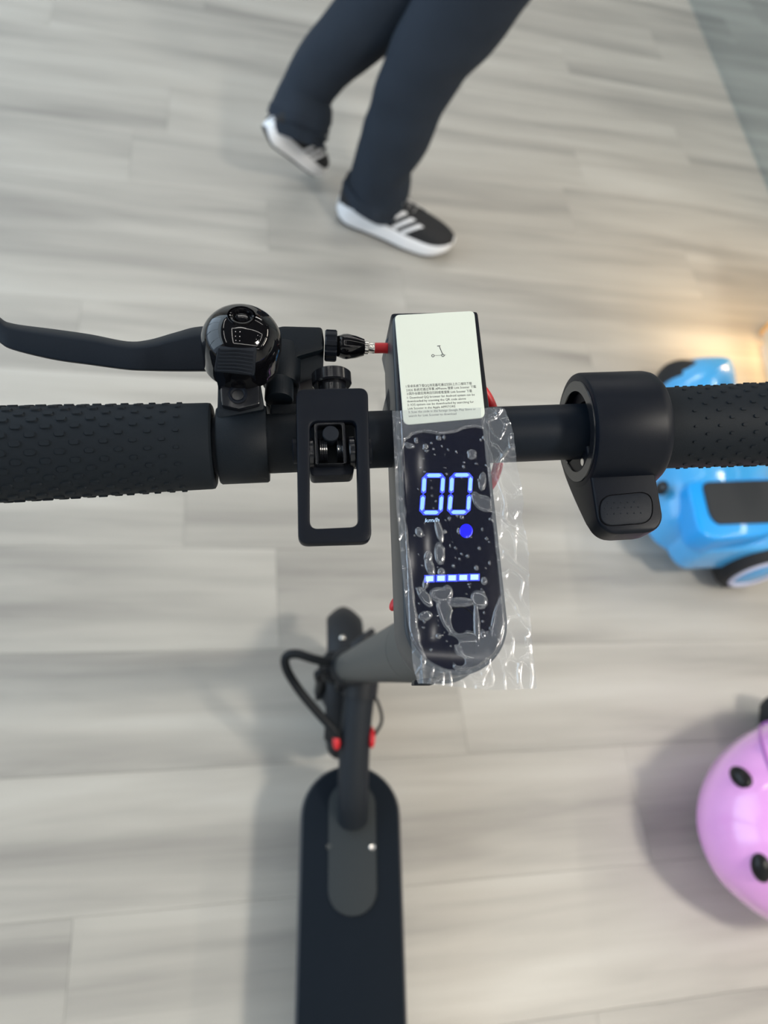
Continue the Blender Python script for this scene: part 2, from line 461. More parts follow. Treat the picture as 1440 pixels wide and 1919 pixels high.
# scratched sleeve left of the hook
x0, x1 = bl(497, 830)[0], bl(556, 830)[0]
fin('sleeve', lathe([(.0125, x0), (.0128, x0 + .0003), (.0128, x1), (.0125, x1 + .0002)], 48, AX), cast_paint, hb)
def grip(x_in, s, r_in, r_out):
    L = .118
    prof = [(.0128, 0), (r_in - .0012, .0002), (r_in - .0002, .0008), (r_in, .002)]
    for k in range(1, 12): prof.append((r_in + (r_out - r_in) * (k / 11) ** 1.2, .002 + (L - .008) * k / 11))
    prof += [(r_out, L - .003), (r_out - .001, L - .001), (r_out - .003, L), (.004, L)]
    M = Matrix.Translation((x_in, 0, 0)) @ (AX if s > 0 else Matrix.Rotation(-pi / 2, 4, 'Y'))
    g = fin('grip', lathe(prof, 64, M), rubber, scooter)
    # raised studs, sparser and smaller towards the inner end
    b = bmesh.new(); rows = 34
    for i in range(18):
        xx = .0135 + i * .0056
        f = min(1, .42 + .75 * (xx / .085))
        if s > 0: f *= .8
        lx, ly, h = .0024 * f, .00135 * f, .0007 * min(1, .5 + f * .5)
        rr = r_in + (r_out - r_in) * min(1, xx / .11) ** 1.2
        for j in range(rows // 2):
            a = 2 * pi * (2 * j + (i % 2)) / rows + .06
            c, sn = cos(a), sin(a)
            vs = []
            for (dx, dy, hh) in ((1, .62, -.0003), (.62, 1, -.0003), (-.62, 1, -.0003), (-1, .62, -.0003), (-1, -.62, -.0003), (-.62, -1, -.0003), (.62, -1, -.0003), (1, -.62, -.0003)):
                vs.append((dx, dy, hh))
            ringA = []; ringB = []
            for dx, dy, hh in vs:
                for lst, sc_, H_ in ((ringA, 1.0, rr - .0003), (ringB, .78, rr + h)):
                    t = a + dy * ly * sc_ / rr
                    lst.append(b.verts.new((s * (xx + dx * lx * sc_) + x_in, H_ * cos(t), H_ * sin(t))))
            n = 8
            for q in range(n): b.faces.new((ringA[q], ringA[(q + 1) % n], ringB[(q + 1) % n], ringB[q]))
            b.faces.new(ringB)
    st = fin('grip_studs', b, rubber, g, sharp=60); st['kind'] = 'stuff'
    return g
grip(xl, -1, .0184, .0200)
grip(xr, 1, .0184, .0196)

# ---- bell
bx0, bx1 = bl(406, 830, .01)[0], bl(501, 830, .01)[0]
bell = fin('bell_clamp', lathe([(.0126, bx0), (.0160, bx0), (.0166, bx0 + .0008), (.0166, bx1 - .0008), (.0160, bx1), (.0126, bx1)], 56, AX, cap=False), cast_paint, scooter)
b = prism(bp([(410, 690), (484, 690), (497, 772), (408, 790)], .013), .002, .0155, .0012)
fin('clamp_lug', b, cast_paint, bell)
b = prism(bp([(411, 692), (486, 690), (487, 757), (448, 767), (415, 760)], .0185), .012, .0185, .0008)
fin('bracket', b, glossy_plastic, bell)
c = bl3(446, 741, .0185)
fin('screw_well', lathe([(.0024, .0), (.0036, .0003), (.0040, .0009), (.0030, .0010), (.0024, .0004)], 20, Matrix.Translation(c), cap=False), plastic, bell)
fin('screw', lathe([(.0021, -.001), (.0013, -.0004), (.0008, -.0002)], 16, Matrix.Translation(c)), chrome, bell)
I = B.inverted(); camL = I @ CAM
bc = bl3(453, 640, .024)
rb = abs(bl(530, 640, .024)[0] - bl(378, 640, .024)[0]) / 2
cdir = (camL - bc).normalized(); up_ = (I.to_3x3() @ (ROT @ Vector((0, 1, 0)))); up_ = (up_ - cdir * up_.dot(cdir)).normalized()
ax = (cdir * .66 + up_ * .75).normalized()
Mb = Matrix.Translation(bc) @ frame_to(ax)
prof = [(rb * .94, -rb * .70), (rb * .955, -rb * .72), (rb * .97, -rb * .68), (rb * .965, -rb * .5), (rb * .985, -rb * .28), (rb * 1.0, -rb * .12)]
for k in range(1, 15):
    a = k / 14 * radians(72); prof.append((rb * cos(a) ** .92, rb * .82 * sin(a)))
rt = prof[-1][0]; zt = prof[-1][1]
prof += [(.0056, zt + .0006), (.0054, zt - .0003)]
b = lathe([(rb * .9, -rb * .70)] + prof, 72, Mb, cap=False)
fin('bell_dome', b, gloss_black, bell, sharp=50)
fin('bell_nut', lathe([(.0056, zt - .0014), (.0053, zt - .0002), (.0048, zt + .0006), (.0042, zt + .0004), (.0036, zt - .0012), (.0028, zt - .0012), (.0024, zt - .0003), (.0015, zt)], 40, Mb), gloss_black, bell, sharp=25)
fin('bell_base', lathe([(.004, -.020), (rb * .6, -rb * .9), (rb * .9, -rb * .6), (rb * .88, -rb * .5)], 40, Mb), plastic, bell)
# thumb lever with ridges
zt_ = .034
q = [Vector((*bl(x, y, zz), zz)) for x, y, zz in ((408, 652, .037), (481, 655, .037), (477, 706, .029), (401, 698, .029))]
nrm = (q[1] - q[0]).cross(q[3] - q[0]).normalized()
if nrm.z < 0: nrm = -nrm
b = bmesh.new()
def hexa(b, t, low):
    vs = [b.verts.new(p) for p in t] + [b.verts.new(p) for p in low]
    b.faces.new(vs[:4]); b.faces.new(vs[4:][::-1])
    for i in range(4): b.faces.new((vs[i], vs[(i + 1) % 4], vs[4 + (i + 1) % 4], vs[4 + i]))
hexa(b, q, [p - nrm * .008 for p in q])
bmesh.ops.recalc_face_normals(b, faces=b.faces)
bev(b, .0008)
tl = fin('thumb_lever', b, plastic_soft, bell)
b = bmesh.new()
for k in range(7):
    t = (k + .55) / 7.2
    a0 = q[0].lerp(q[3], t); a1 = q[1].lerp(q[2], t)
    mid = (a0 + a1) / 2 + (q[0] - q[3]).normalized() * .0006
    tube([a0.lerp(a1, .07) - nrm * .0001, mid + nrm * .0001, a1.lerp(a0, .07) - nrm * .0001], .00055, 8, 5, b)
fin('lever_ridges', b, plastic_soft, tl)['kind'] = 'stuff'
b = bmesh.new()
low = [q[3] - nrm * .002, q[2] - nrm * .002, Vector((*bl(474, 716, .02), .02)), Vector((*bl(408, 722, .02), .02))]
hexa(b, low, [p - Vector((0, 0, .006)) for p in low]); bmesh.ops.recalc_face_normals(b, faces=b.faces)
fin('lever_neck', b, plastic, tl)

# ---- brake lever assembly
zl = -.002
br_poly = [(-30, 560), (-12, 580), (4, 594), (26, 607), (100, 618), (170, 628), (238, 640), (280, 637), (330, 623), (378, 612), (470, 600), (545, 603),
           (545, 690), (400, 697), (262, 695), (170, 686), (60, 668), (20, 655), (0, 640), (-30, 612)]
# lofted section: a wide face towards the rider and a bevelled upper edge
up_e = [(-34, 556), (0, 595), (26, 607), (100, 617), (170, 627), (238, 640), (280, 637), (330, 623), (378, 612), (470, 612), (512, 616)]
lo_e = [(-34, 612), (0, 643), (26, 657), (100, 675), (170, 685), (238, 694), (280, 696), (330, 697), (378, 697), (470, 697), (512, 694)]
rings = []
U = catmull([Vector((*p, 0)) for p in up_e], 5); Lo = catmull([Vector((*p, 0)) for p in lo_e], 5)
for a, c in zip(U, Lo):
    h = .20
    p1 = bl3(a.x, a.y, zl - .004); p2 = bl3(a.x + (c.x - a.x) * h, a.y + (c.y - a.y) * h, zl + .0035)
    p3 = bl3(c.x, c.y, zl + .0015); p4 = bl3(c.x, c.y - 2, zl - .009); p5 = bl3(a.x, a.y + 3, zl - .010)
    p25 = p2.lerp(p1, .15) + Vector((0, 0, .0003)); p35 = p3.lerp(p4, .2) + Vector((0, -.0001, .0001))
    rings.append([p1, p25, p2.lerp(p3, .06), p3.lerp(p2, .05), p35, p4, p5])
lever = fin('brake_lever', bev(loft(rings), .0005, 2, 30), bar_paint, scooter, sharp=50)
# brake body
body = roundpoly([(500, 618), (530, 611), (604, 613, ), (608, 640), (606, 692), (596, 705), (560, 720), (556, 760), (498, 762), (497, 680)], 6, 3)
b = prism(bp(body, -.001), -.016, -.001, .0012)
bb = fin('brake_bracket', b, cast_paint, scooter)
b = prism(bp(roundpoly([(500, 612), (604, 613), (608, 655), (560, 668), (520, 690), (495, 680)], 8, 3), .003), -.006, .003, .0012)
fin('bracket_cover', b, cast_paint, bb)
c0 = bl3(533, 655, -.004); c1 = bl3(527, 724, -.001)
fin('bracket_arm', bev(tube([c0, c1], .0082, 32, 0), .0008), cast_paint, bb)
c0 = bl3(524, 716, .002); c1 = bl3(523, 752, .004)
fin('bracket_boss', bev(tube([c0, c1], .0062, 28, 0), .0008), cast_paint, bb)
x0, x1 = bl(506, 745)[0], bl(558, 745)[0]
b = bx(x0, x1, .0095, .016, -.008, .006, .001)
fin('clamp_lug', b, cast_paint, bb)
# adjuster ring, rubber boot, ferrule, cable
pA = bl3(609, 648, -.002); pB = bl3(708, 653, -.002); dA = (pB - pA).normalized()
Ma = Matrix.Translation(pA) @ frame_to(dA)
b = bmesh.new(); n = 72; rr = []
for zz, k in ((0, .92), (.0006, 1), (.0048, 1), (.0054, .92)):
    rr.append([Vector(((.0072 if (i // 4) % 2 else .0066) * k * cos(2 * pi * i / n), (.0072 if (i // 4) % 2 else .0066) * k * sin(2 * pi * i / n), zz)) for i in range(n)])
b = loft(rr); b.transform(Ma)
adj = fin('adjuster_ring', b, plastic, scooter, sharp=30)
fin('boot', lathe([(.004, .0052), (.0046, .0056), (.0056, .0085), (.0057, .010), (.0050, .0140), (.0038, .0178), (.0028, .0182)], 32, Ma), gloss_black, adj)
fin('ferrule', lathe([(.0024, .0180), (.0030, .0182), (.0030, .0196), (.0022, .0200), (.0025, .0206), (.0025, .0226), (.0018, .0228)], 6 * 3, Ma), chrome, adj)
rc = [pA + dA * .0225, pA + dA * .030, bl3(770, 668, -.006), bl3(850, 690, -.012), bl3(908, 735, -.022), bl3(934, 800, -.028), bl3(937, 850, -.03), bl3(922, 905, -.034), bl3(880, 950, -.044), bl3(840, 1000, -.06)]
fin('brake_cable', tube(rc, .0024, 16, 8), red_rubber, scooter)

# ---- folding hook
zf = .024
outer_px = [(557, 740), (563, 731), (685, 727), (690, 745), (695, 1004), (684, 1014), (566, 1018), (560, 1008)]
O = roundpoly([(555, 729, 17), (690, 726, 17), (697, 1016, 20), (559, 1020, 20)], 15, 6)
In = roundpoly([(581, 790, 14), (668, 788, 14), (672, 987, 16), (581, 991, 16)], 12, 6)
hook = fin('folding_hook', ringprism(bp(O, zf), bp(In, zf), zf - .006, zf, .0009, 2), plastic, scooter)
b = prism(bp(roundpoly([(576, 800), (592, 780), (650, 780), (666, 800), (666, 866), (662, 892), (583, 893), (577, 866)], 6), .014), .006, .014, .001)
fin('hook_base', b, cast_paint, hook)
b = bmesh.new()
for xa, xb in ((577, 589), (655, 667)):
    xm0, xm1 = bl(xa, 845, .022)[0], bl(xb, 845, .022)[0]
    ym = bl(620, 842, .022)[1]
    lathe([(.0064, xm0), (.0068, xm0 + .0004), (.0068, xm1 - .0004), (.0064, xm1)], 28, Matrix.Translation((0, ym, .0165)) @ AX, b)
fin('hinge_cheeks', b, glossy_plastic, hook)
ib = roundpoly([(589, 792, 8), (646, 790, 8), (650, 868, 3), (592, 870, 3)], 6, 4); ii = roundpoly([(594, 797, 6), (641, 795, 6), (645, 869, 2), (597, 870, 2)], 5, 4)
fin('catch_frame', ringprism(bp(ib, .0225), bp(ii, .0225), .017, .0225, .0003), glossy_plastic, hook)
c = bl3(620, 813, .0225)
fin('catch_button', lathe([(.0033, -.006), (.0033, .0002), (.003, .0005)], 28, Matrix.Translation(c)), plastic_soft, hook)
b = bmesh.new()
for xs in ((600, 611), (633, 645)):
    for k in range(4):
        px = xs[0] + (xs[1] - xs[0]) * k / 3
        cc = bl3(px, 844, .0165)
        bb_ = bmesh.new(); R_ = .0046
        pth = [Vector((cc.x, cc.y + R_ * cos(t), .0165 + R_ * sin(t))) for t in [2 * pi * j / 20 for j in range(21)]]
        tube(pth, .00042, 6, 0, b)
fin('spring_coil', b, glossy_plastic, hook)
b = prism(bp(roundpoly([(580, 872, 3), (664, 870, 3), (662, 890, 8), (583, 893, 8)], 4), .018), .008, .018, .001)
bx(bl(578, 0)[0], bl(578, 0)[0] + .0001, 0, .0001, 0, .0001, bm=b)
fin('catch_lip', b, plastic, hook)
for xx in (553, 692):
    c = bl3(xx, 846, .014)
    fin('pivot_pin', lathe([(.0046, -.001), (.0052, -.0007), (.0052, .0007), (.0046, .001)], 28, Matrix.Translation((c.x, c.y, .014)) @ AX), plastic, hook)
# round stop behind the hook
c = bl3(621, 700, .008); yb = bl3(620, 735, .012).y
b = lathe([(.0062, yb - .004), (.0062, yb + .0045), (.0080, yb + .0045), (.0086, yb + .0052), (.0086, yb + .0098), (.0080, yb + .0104), (.0070, yb + .0104)], 40, Matrix.Translation((c.x, 0, .008)) @ AY)
fin('hook_stop', b, glossy_plastic, hook)

# ---- dashboard head
ZT = .020
xl0, y0_ = bl(738, 600, ZT); 
cxm = bl(860, 1150, ZT)[0]
top_y = bl(812, 586, ZT)[1]; bot_y = bl(868, 1266, ZT)[1]
HW = .0196
cx_ = (bl(738, 650, ZT)[0] + bl(897, 650, ZT)[0]) / 2
HWt = (bl(897, 650, ZT)[0] - bl(738, 650, ZT)[0]) / 2
cxb = (bl(757, 1100, ZT)[0] + bl(946, 1100, ZT)[0]) / 2; HWb = (bl(946, 1100, ZT)[0] - bl(757, 1100, ZT)[0]) / 2
def dash_outline(inset=0, z=ZT, nb=24):
    def C(y):
        t = (y - bl(0, 650, ZT)[1]) / (bl(0, 1100, ZT)[1] - bl(0, 650, ZT)[1]); return cx_ + (cxb - cx_) * t, HWt + (HWb - HWt) * t
    pts = []
    c, h = C(top_y); h -= inset; r = .004
    for a in range(0, 91, 15): pts.append((c + h - r + r * cos(radians(a)), top_y - inset - r + r * sin(radians(a))))
    for a in range(90, 181, 15): pts.append((c - h + r + r * cos(radians(a)), top_y - inset - r + r * sin(radians(a))))
    c, h = C(bot_y + HWb); h -= inset
    yc = bot_y + inset + h
    n = 12
    y1 = top_y - inset - r
    for k in range(1, n): 
        y = y1 + (yc - y1) * k / n; cc, hh = C(y); pts.append((cc - hh + inset, y))
    for k in range(nb + 1):
        a = pi + pi * k / nb; pts.append((c + h * cos(a), yc + h * sin(a)))
    for k in range(1, n):
        y = yc + (y1 - yc) * k / n; cc, hh = C(y); pts.append((cc + hh - inset, y))
    return pts
D0 = dash_outline()
b = prism(D0, -.016, ZT, .0014, 3)
dash = fin('dashboard_housing', b, body_dark, scooter)
# tapered neck under the housing towards the round stem
sc0 = B.inverted() @ at(860, 1195, .38); s_top = sc0
s_bot = B.inverted() @ at(655, 1250, 1.103)
sd = (s_bot - s_top).normalized()
D1 = dash_outline(.0015)
def stem_ring(t, r):
    c = s_top + sd * t; u_ = sd.orthogonal().normalized(); u_ = (Vector((1, 0, 0)) - sd * sd.x).normalized(); v_ = u_.cross(sd)
    out = []
    for p in D1:
        a = math.atan2(p[1] - (s_top.y + .012), p[0] - s_top.x); out.append(c + (u_ * cos(a) + v_ * (-sin(a))) * r)
    return out
v_test = (Vector((1, 0, 0)) - sd * sd.x).normalized().cross(sd)
sgn = 1 if v_test.y < 0 else -1
def stem_ring(t, r):
    c = s_top + sd * t; u_ = (Vector((1, 0, 0)) - sd * sd.x).normalized(); v_ = u_.cross(sd) * (-sgn)
    return [c + (u_ * cos(a) + v_ * sin(a)) * r for a in [math.atan2(p[1] - (s_top.y + .012), p[0] - s_top.x) for p in D1]]
ra = [Vector((p[0], p[1], -.014)) for p in D1]; rb_ = stem_ring(.052, .0225)
rings = [ra, [a.lerp(Vector((a.x, a.y, -.024)), 1) for a in ra]]
for k in range(1, 7):
    t = k / 6; tt = t * t * (3 - 2 * t)
    rings.append([Vector((a.x, a.y, -.024)).lerp(c, tt) for a, c in zip(ra, rb_)])
fin('stem_head', loft(rings), stem_paint, dash, sharp=60)
Ms = Matrix.Translation(s_top) @ frame_to(sd); SL_ = (s_bot - s_top).length
stem = fin('stem', lathe([(.0225, .04), (.0228, .1140), (.0205, .1146), (.0205, .1166), (.0226, .1172), (.0222, .14), (.0212, SL_ - .02), (.0212, SL_ + .02)], 48, Ms), stem_paint, scooter, sharp=30)
# bar clamp steps beside the housing
xa = bl(723, 690, 0)[0]; xb = bl(905, 690, 0)[0]
b = prism([(xa + .004, bl(0, 610)[1]), (xb, bl(0, 610)[1]), (xb, bl(0, 900)[1]), (xa + .0035, bl(0, 900)[1])], -.02, .004, .0015)
fin('bar_clamp', b, plastic, dash)
b = prism(bp([(722, 640), (734, 628), (745, 628), (745, 760), (727, 780), (722, 750), (730, 720), (730, 675)], -.004), -.022, -.002, .0008)
fin('clamp_step', b, body_dark, dash)
c = bl3(741, 1131, -.03)
fin('fold_latch', ball(c, .0022, .0040, .003, Matrix.Rotation(radians(-35), 4, 'Z')), red_rubber, dash)
b = prism(bp(roundpoly([(778, 1274), (828, 1268), (824, 1278), (812, 1284), (776, 1284)], 3, 3), -.005), -.014, -.005, .001)
fin('charge_flap', b, plastic, dash)

# screen and display
scr = fin('screen', prism(dash_outline(.0016), ZT - .001, ZT + .0003, .0002, 2), screen_glass, dash)
ZS = ZT + .0004
def c4(x, y): return (720 + x / 4.263, 850 + y / 4.263)
segs = [[(335, 177), (352, 161), (448, 161), (466, 177), (446, 193), (350, 193)],
        [(322, 190), (338, 205), (333, 300), (315, 315), (300, 300), (305, 207)],
        [(470, 186), (487, 203), (481, 300), (465, 313), (450, 299), (456, 203)],
        [(312, 337), (328, 352), (319, 445), (302, 465), (286, 450), (293, 352)],
        [(461, 337), (475, 350), (468, 447), (452, 464), (437, 450), (443, 352)],
        [(309, 474), (328, 457), (425, 457), (441, 472), (422, 490), (325, 490)]]
def glow_piece(name, poly_px, m_core, m_edge, grow, z=ZS):
    c = Vector((sum(p[0] for p in poly_px) / len(poly_px), sum(p[1] for p in poly_px) / len(poly_px)))
    out = []
    n = len(poly_px)
    core = [Vector(bl(*p, z)) for p in poly_px]
    cc = sum(core, Vector((0, 0))) / n
    outer = [p + (p - cc).normalized() * grow for p in core]
    inner = [p - (p - cc).normalized() * grow * .45 for p in core]
    b = bmesh.new()
    vi = [b.verts.new((p.x, p.y, z + .00012)) for p in inner]; vo = [b.verts.new((p.x, p.y, z)) for p in outer]
    vb = [b.verts.new((p.x, p.y, z - .0002)) for p in outer]
    f = b.faces.new(vi); f.material_index = 0
    for i in range(n):
        j = (i + 1) % n
        b.faces.new((vi[i], vi[j], vo[j], vo[i])).material_index = 1
        b.faces.new((vo[i], vo[j], vb[j], vb[i])).material_index = 1
    return fin(name, b, [m_core, m_edge], scr, smooth=False)
for dx, dy in ((0, 0), (221, -3)):
    for s in segs: glow_piece('digit_segment', [c4(x + dx, y + dy) for x, y in s], led_core, led_edge, .0006)
for i, (xa_, xb_2) in enumerate(((331, 398), (422, 489), (511, 578), (599, 667), (688, 757))):
    yy = 979 - i * 3
    glow_piece('battery_bar', [c4(xa_, yy), c4(xb_2, yy - 1), c4(xb_2 - 1, yy + 46), c4(xa_ - 1, yy + 47)], led_bar, led_edge, .0005)
glow_piece('mode_dot', [c4(657 + 47 * cos(2 * pi * k / 20), 620 + 50 * sin(2 * pi * k / 20)) for k in range(20)], led_blue, led_blue, .0003)
def place_text(s, px, py, px2, py2, z, height_px, name, m, parent, shear=0):
    """write s so that its baseline runs from one point to the other"""
    p0 = bl3(px, py, z); p1 = bl3(px2, py2, z)
    b = text_mesh(s, 1.0, 0)
    xs = [v.co.x for v in b.verts]; w = max(xs) - min(xs)
    L = (p1 - p0).length; k = L / w
    u_ = (p1 - p0) / L; v_ = Vector((-u_.y, u_.x, 0))
    hz = (bl3(px, py - height_px, z) - p0).length
    kv = hz / .73
    for v in b.verts:
        x = (v.co.x - min(xs)) * k + shear * v.co.y * kv; y = v.co.y * kv
        v.co = p0 + u_ * x + v_ * y
    return fin(name, b, m, parent, smooth=False)
place_text('km/h', *c4(328, 551), *c4(440, 545), ZS + .0001, 7.5, 'unit_text', led_text, scr, .25)
# power button
c = bl3(*c4(612, 1345), ZS); rp = abs(bl(*c4(722, 1345), ZS)[0] - c.x)
b = lathe([(rp, 0), (rp * 1.02, .0002), (rp * 1.09, .0002), (rp * 1.11, 0)], 48, Matrix.Translation(c), cap=False)
fin('power_button', b, glossy_plastic, scr)

# ---- sticker (the square code is left blank, its centre mark and the writing stay)
ZK = ZT + .0009
Q = [(740, 591), (889, 583), (910, 783), (757, 797)]
SO = roundpoly([(*Q[0], 9), (*Q[1], 9), (*Q[2], 12), (*Q[3], 12)], 10, 6)
stk = fin('instruction_sticker', prism(bp(SO, ZK), ZT + .0002, ZK, .0001, 1), sticker_white, dash)
def c3(x, y): return (700 + x / 4.5, 560 + y / 4.5)
ZI = ZK + .00005
lines = [('1:安卓系统下载QQ浏览器可通过扫码上方二维码下载', (275, 750), (832, 724), ink),
         ('2:IOS 系统可通过苹果 APPstore 搜索 Link Scooter 下载', (278, 783), (868, 752), ink),
         ('3:国外谷歌应用商店扫码或者搜索 Link Scooter 下载', (283, 813), (834, 788), ink),
         ('1: Download QQ browser for Android system can be', (286, 846), (856, 818), ink),
         ('downloaded by scanning the QR code above', (286, 876), (782, 852), ink),
         ('2: IOS system can be downloaded by searching for', (288, 906), (848, 879), ink),
         ('Link Scooter in the Apple APPSTORE', (292, 937), (693, 917), ink),
         ('3: Scan the code in the foreign Google Play Store or', (296, 967), (866, 939), ink_veiled),
         ('search for Link Scooter to download', (300, 999), (702, 979), ink_veiled)]
for s, a, c, m in lines:
    place_text(s, *c3(*a), *c3(*c), ZI, 4.3, 'printed_line', m, stk)
# little scooter mark
b = bmesh.new()
def stroke(b, pts, w):
    P = [bl3(*c3(*p), ZI) for p in pts]
    for p, q_ in zip(P, P[1:]):
        d = (q_ - p).normalized(); n_ = Vector((-d.y, d.x, 0)) * w / 2
        vs = [b.verts.new(v) for v in (p - n_, q_ - n_, q_ + n_, p + n_)]; b.faces.new(vs)
stroke(b, [(538, 401), (566, 398)], .00035); stroke(b, [(555, 399), (584, 468)], .0003); stroke(b, [(516, 480), (565, 479), (575, 474)], .00015); stroke(b, [(598, 480), (612, 474)], .00015)
for cx, cy in ((503, 482), (587, 479)):
    stroke(b, [(cx + 11 * cos(2 * pi * k / 16), cy + 10 * sin(2 * pi * k / 16)) for k in range(17)], .0003)
fin('scooter_mark', b, ink, stk, smooth=False)

# ---- peeling protective film
EL = [  # loosely stuck patches: centre, radii, angle in the enlarged crop
    (280, 630, 30, 40, -20), (440, 620, 30, 100, -14), (443, 800, 42, 92, -4), (352, 830, 34, 52, 0), (365, 905, 36, 80, -18), (335, 1030, 24, 60, 15),
    (458, 950, 30, 34, 0), (785, 225, 32, 74, 6), (330, 1300, 58, 38, -15), (325, 1148, 40, 96, -35), (450, 1135, 88, 62, 15), (505, 1110, 44, 58, 0), (600, 1190, 130, 38, 0),
    (500, 1290, 60, 170, -22), (760, 1170, 64, 78, -30), (742, 1400, 26, 205, -3), (640, 1470, 130, 60, 8), (690, 1580, 130, 90, 20), (820, 1560, 130, 140, 30), (740, 1690, 190, 70, 0), (925, 1330, 62, 240, 12), (435, 1460, 22, 22, 0), (595, 1700, 46, 30, -5),
    (800, 400, 95, 62, 25), (740, 360, 36, 60, -30), (700, 25, 34, 24, 0), (738, 916, 18, 20, 0), (800, 1020, 26, 32, 0), (622, 510, 18, 18, 0), (820, 97, 14, 12, 0), (635, 108, 12, 14, 0), (595, 620, 12, 26, 0), (690, 665, 12, 12, 0), (880, 520, 24, 34, 10), (790, 1450, 24, 44, -10)]
HOLE = [(605, 1335, 72, 108, -6), (545, 1490, 60, 30, 30), (600, 1660, 50, 40, 20)]
rd = random.Random(7)
for k in range(110):
    t = rd.random(); EL.append((rd.uniform(240, 860), rd.uniform(-60, 1650), rd.uniform(3, 9) * (1 + t), rd.uniform(3, 9) * (1 + t), 0))
c5 = lambda x, y: ((700 + x / 4.5 - 720) * 4.263, (560 + y / 4.5 - 850) * 4.263)
topline = [c5(*p) for p in ((200, 1230), (235, 1208), (290, 1185), (330, 1150), (420, 1128), (480, 1135), (560, 1150), (650, 1135), (700, 1130), (760, 1100), (860, 1084), (915, 1100), (950, 1140), (975, 1300), (990, 1400))]
for e in ((285, 1230, 26, 18), (310, 1245, 40, 22), (360, 1195, 16, 26), (440, 1245, 24, 20), (550, 1175, 22, 22), (595, 1170, 14, 16), (830, 1300, 42, 26), (850, 1330, 20, 20), (935, 1175, 18, 18), (905, 1192, 10, 10), (490, 1218, 9, 10)):
    x, y = c5(e[0], e[1]); EL.append((x, y, e[2] * .947, e[3] * .947, 0))
def ell(x, y, e):
    a = radians(e[4]); dx, dy = x - e[0], y - e[1]
    u_ = (dx * cos(a) + dy * sin(a)) / e[2]; v_ = (-dx * sin(a) + dy * cos(a)) / e[3]
    return 1 - sqrt(u_ * u_ + v_ * v_)
def interp(L, y):
    if y <= L[0][0]: return L[0][1]
    for (a, x), (b_, x2) in zip(L, L[1:]):
        if y <= b_: return x + (x2 - x) * (y - a) / (b_ - a)
    return L[-1][1]
LE = [(771, 735), (850, 739), (950, 743), (1050, 752), (1150, 762), (1204, 771), (1249, 776), (1283, 786)]
RE = [(764, 930), (767, 946), (772, 949), (780, 951), (795, 958), (815, 963), (852, 967), (870, 969), (901, 976), (945, 982), (967, 978), (1014, 988.6), (1038, 991), (1131, 993), (1202, 997), (1284, 1006), (1292, 1006)]
BLt = [(y, x) for x, y in ()]
dpx_in = lambda y: interp([(590, 741), (700, 747), (850, 752), (900, 755), (1000, 762), (1100, 771), (1180, 779)], y)
import numpy as np
NU, NV = 190, 330
verts = []; loose = []
scr_poly = dash_outline(.0016)
def inside(poly, x, y):
    c = False; n = len(poly); j = n - 1
    for i in range(n):
        xi, yi = poly[i]; xj, yj = poly[j]
        if (yi > y) != (yj > y) and x < (xj - xi) * (y - yi) / (yj - yi) + xi: c = not c
        j = i
    return c
def edge_d(poly, x, y):
    m = 9
    for i in range(len(poly)):
        ax_, ay_ = poly[i - 1]; bx_, by_ = poly[i]
        dx, dy = bx_ - ax_, by_ - ay_; L2 = dx * dx + dy * dy
        t = max(0, min(1, ((x - ax_) * dx + (y - ay_) * dy) / L2)) if L2 else 0
        m = min(m, math.hypot(x - ax_ - t * dx, y - ay_ - t * dy))
    return m
tl_x = [p[0] for p in topline]; tl_y = [p[1] for p in topline]
for j in range(NV + 1):
    v = j / NV
    for i in range(NU + 1):
        u = i / NU
        ty = 771 + (764 - 771) * u; by = 1281 + 13 * min(1, u * 1.6) - 8 * max(0, u - .62)
        py = ty + (by - ty) * v
        x0_ = interp(LE, py); x1_ = interp(RE, py)
        px = x0_ + (x1_ - x0_) * u
        x, y = bl(px, py, ZT + .0006)
        cx, cy = (px - 720) * 4.263, (py - 850) * 4.263
        ins = inside(scr_poly, x, y); ed = edge_d(scr_poly, x, y) * (1 if ins else -1)
        lo = 0; z = ZT + .0006
        if ed < .0004:
            lo = 1
        else:
            f = -1; 
            for e in EL:
                if abs(cx - e[0]) < max(e[2], e[3]) and abs(cy - e[1]) < max(e[2], e[3]):
                    f = max(f, ell(cx, cy, e))
            ty_ = float(np.interp(cx, tl_x, tl_y))
            f = max(f, (ty_ - cy) / 60)
            # left crumpled margin
            mx = float(np.interp(cy, [-300, 0, 400, 800, 1200, 1500, 1800], [205, 150, 165, 205, 250, 290, 400]))
            f = max(f, (mx - cx + 10 * noise.noise(Vector((0, cy * .012, 0)))) / 40)
            for e in HOLE: f = min(f, -ell(cx, cy, e)) if ell(cx, cy, e) > 0 else f
            lo = max(0, min(1, .5 + f * 12)) if f > -1 else 0
            if f > 0: z += .0007 * min(1, sqrt(f * 2))
        nz = noise.noise(Vector((x * 90, y * 70, 3)))
        rg = 1 - abs(noise.noise(Vector((x * 75 + 5, y * 50, 8))) * 2)
        rg2 = 1 - abs(noise.noise(Vector((x * 190 + 9, y * 120, 2))) * 2)
        if ed < 0:
            k = min(1, -ed / .004)
            z += (nz * .0004 + max(0, rg) ** 9 * .0009 + max(0, rg2) ** 10 * .0006) * (.3 + .7 * k)
            if px < 790 and py > 1180: z -= .003 * k
        elif lo > .3: z += nz * .00025
        verts.append((x, y, z)); loose.append(lo)
faces = [(j * (NU + 1) + i, j * (NU + 1) + i + 1, (j + 1) * (NU + 1) + i + 1, (j + 1) * (NU + 1) + i) for j in range(NV) for i in range(NU)]
me = bpy.data.meshes.new('protective_film'); me.from_pydata(verts, [], faces); me.shade_smooth()
at_ = me.attributes.new('loose', 'FLOAT', 'POINT'); at_.data.foreach_set('value', loose)
me.materials.append(film_mat)
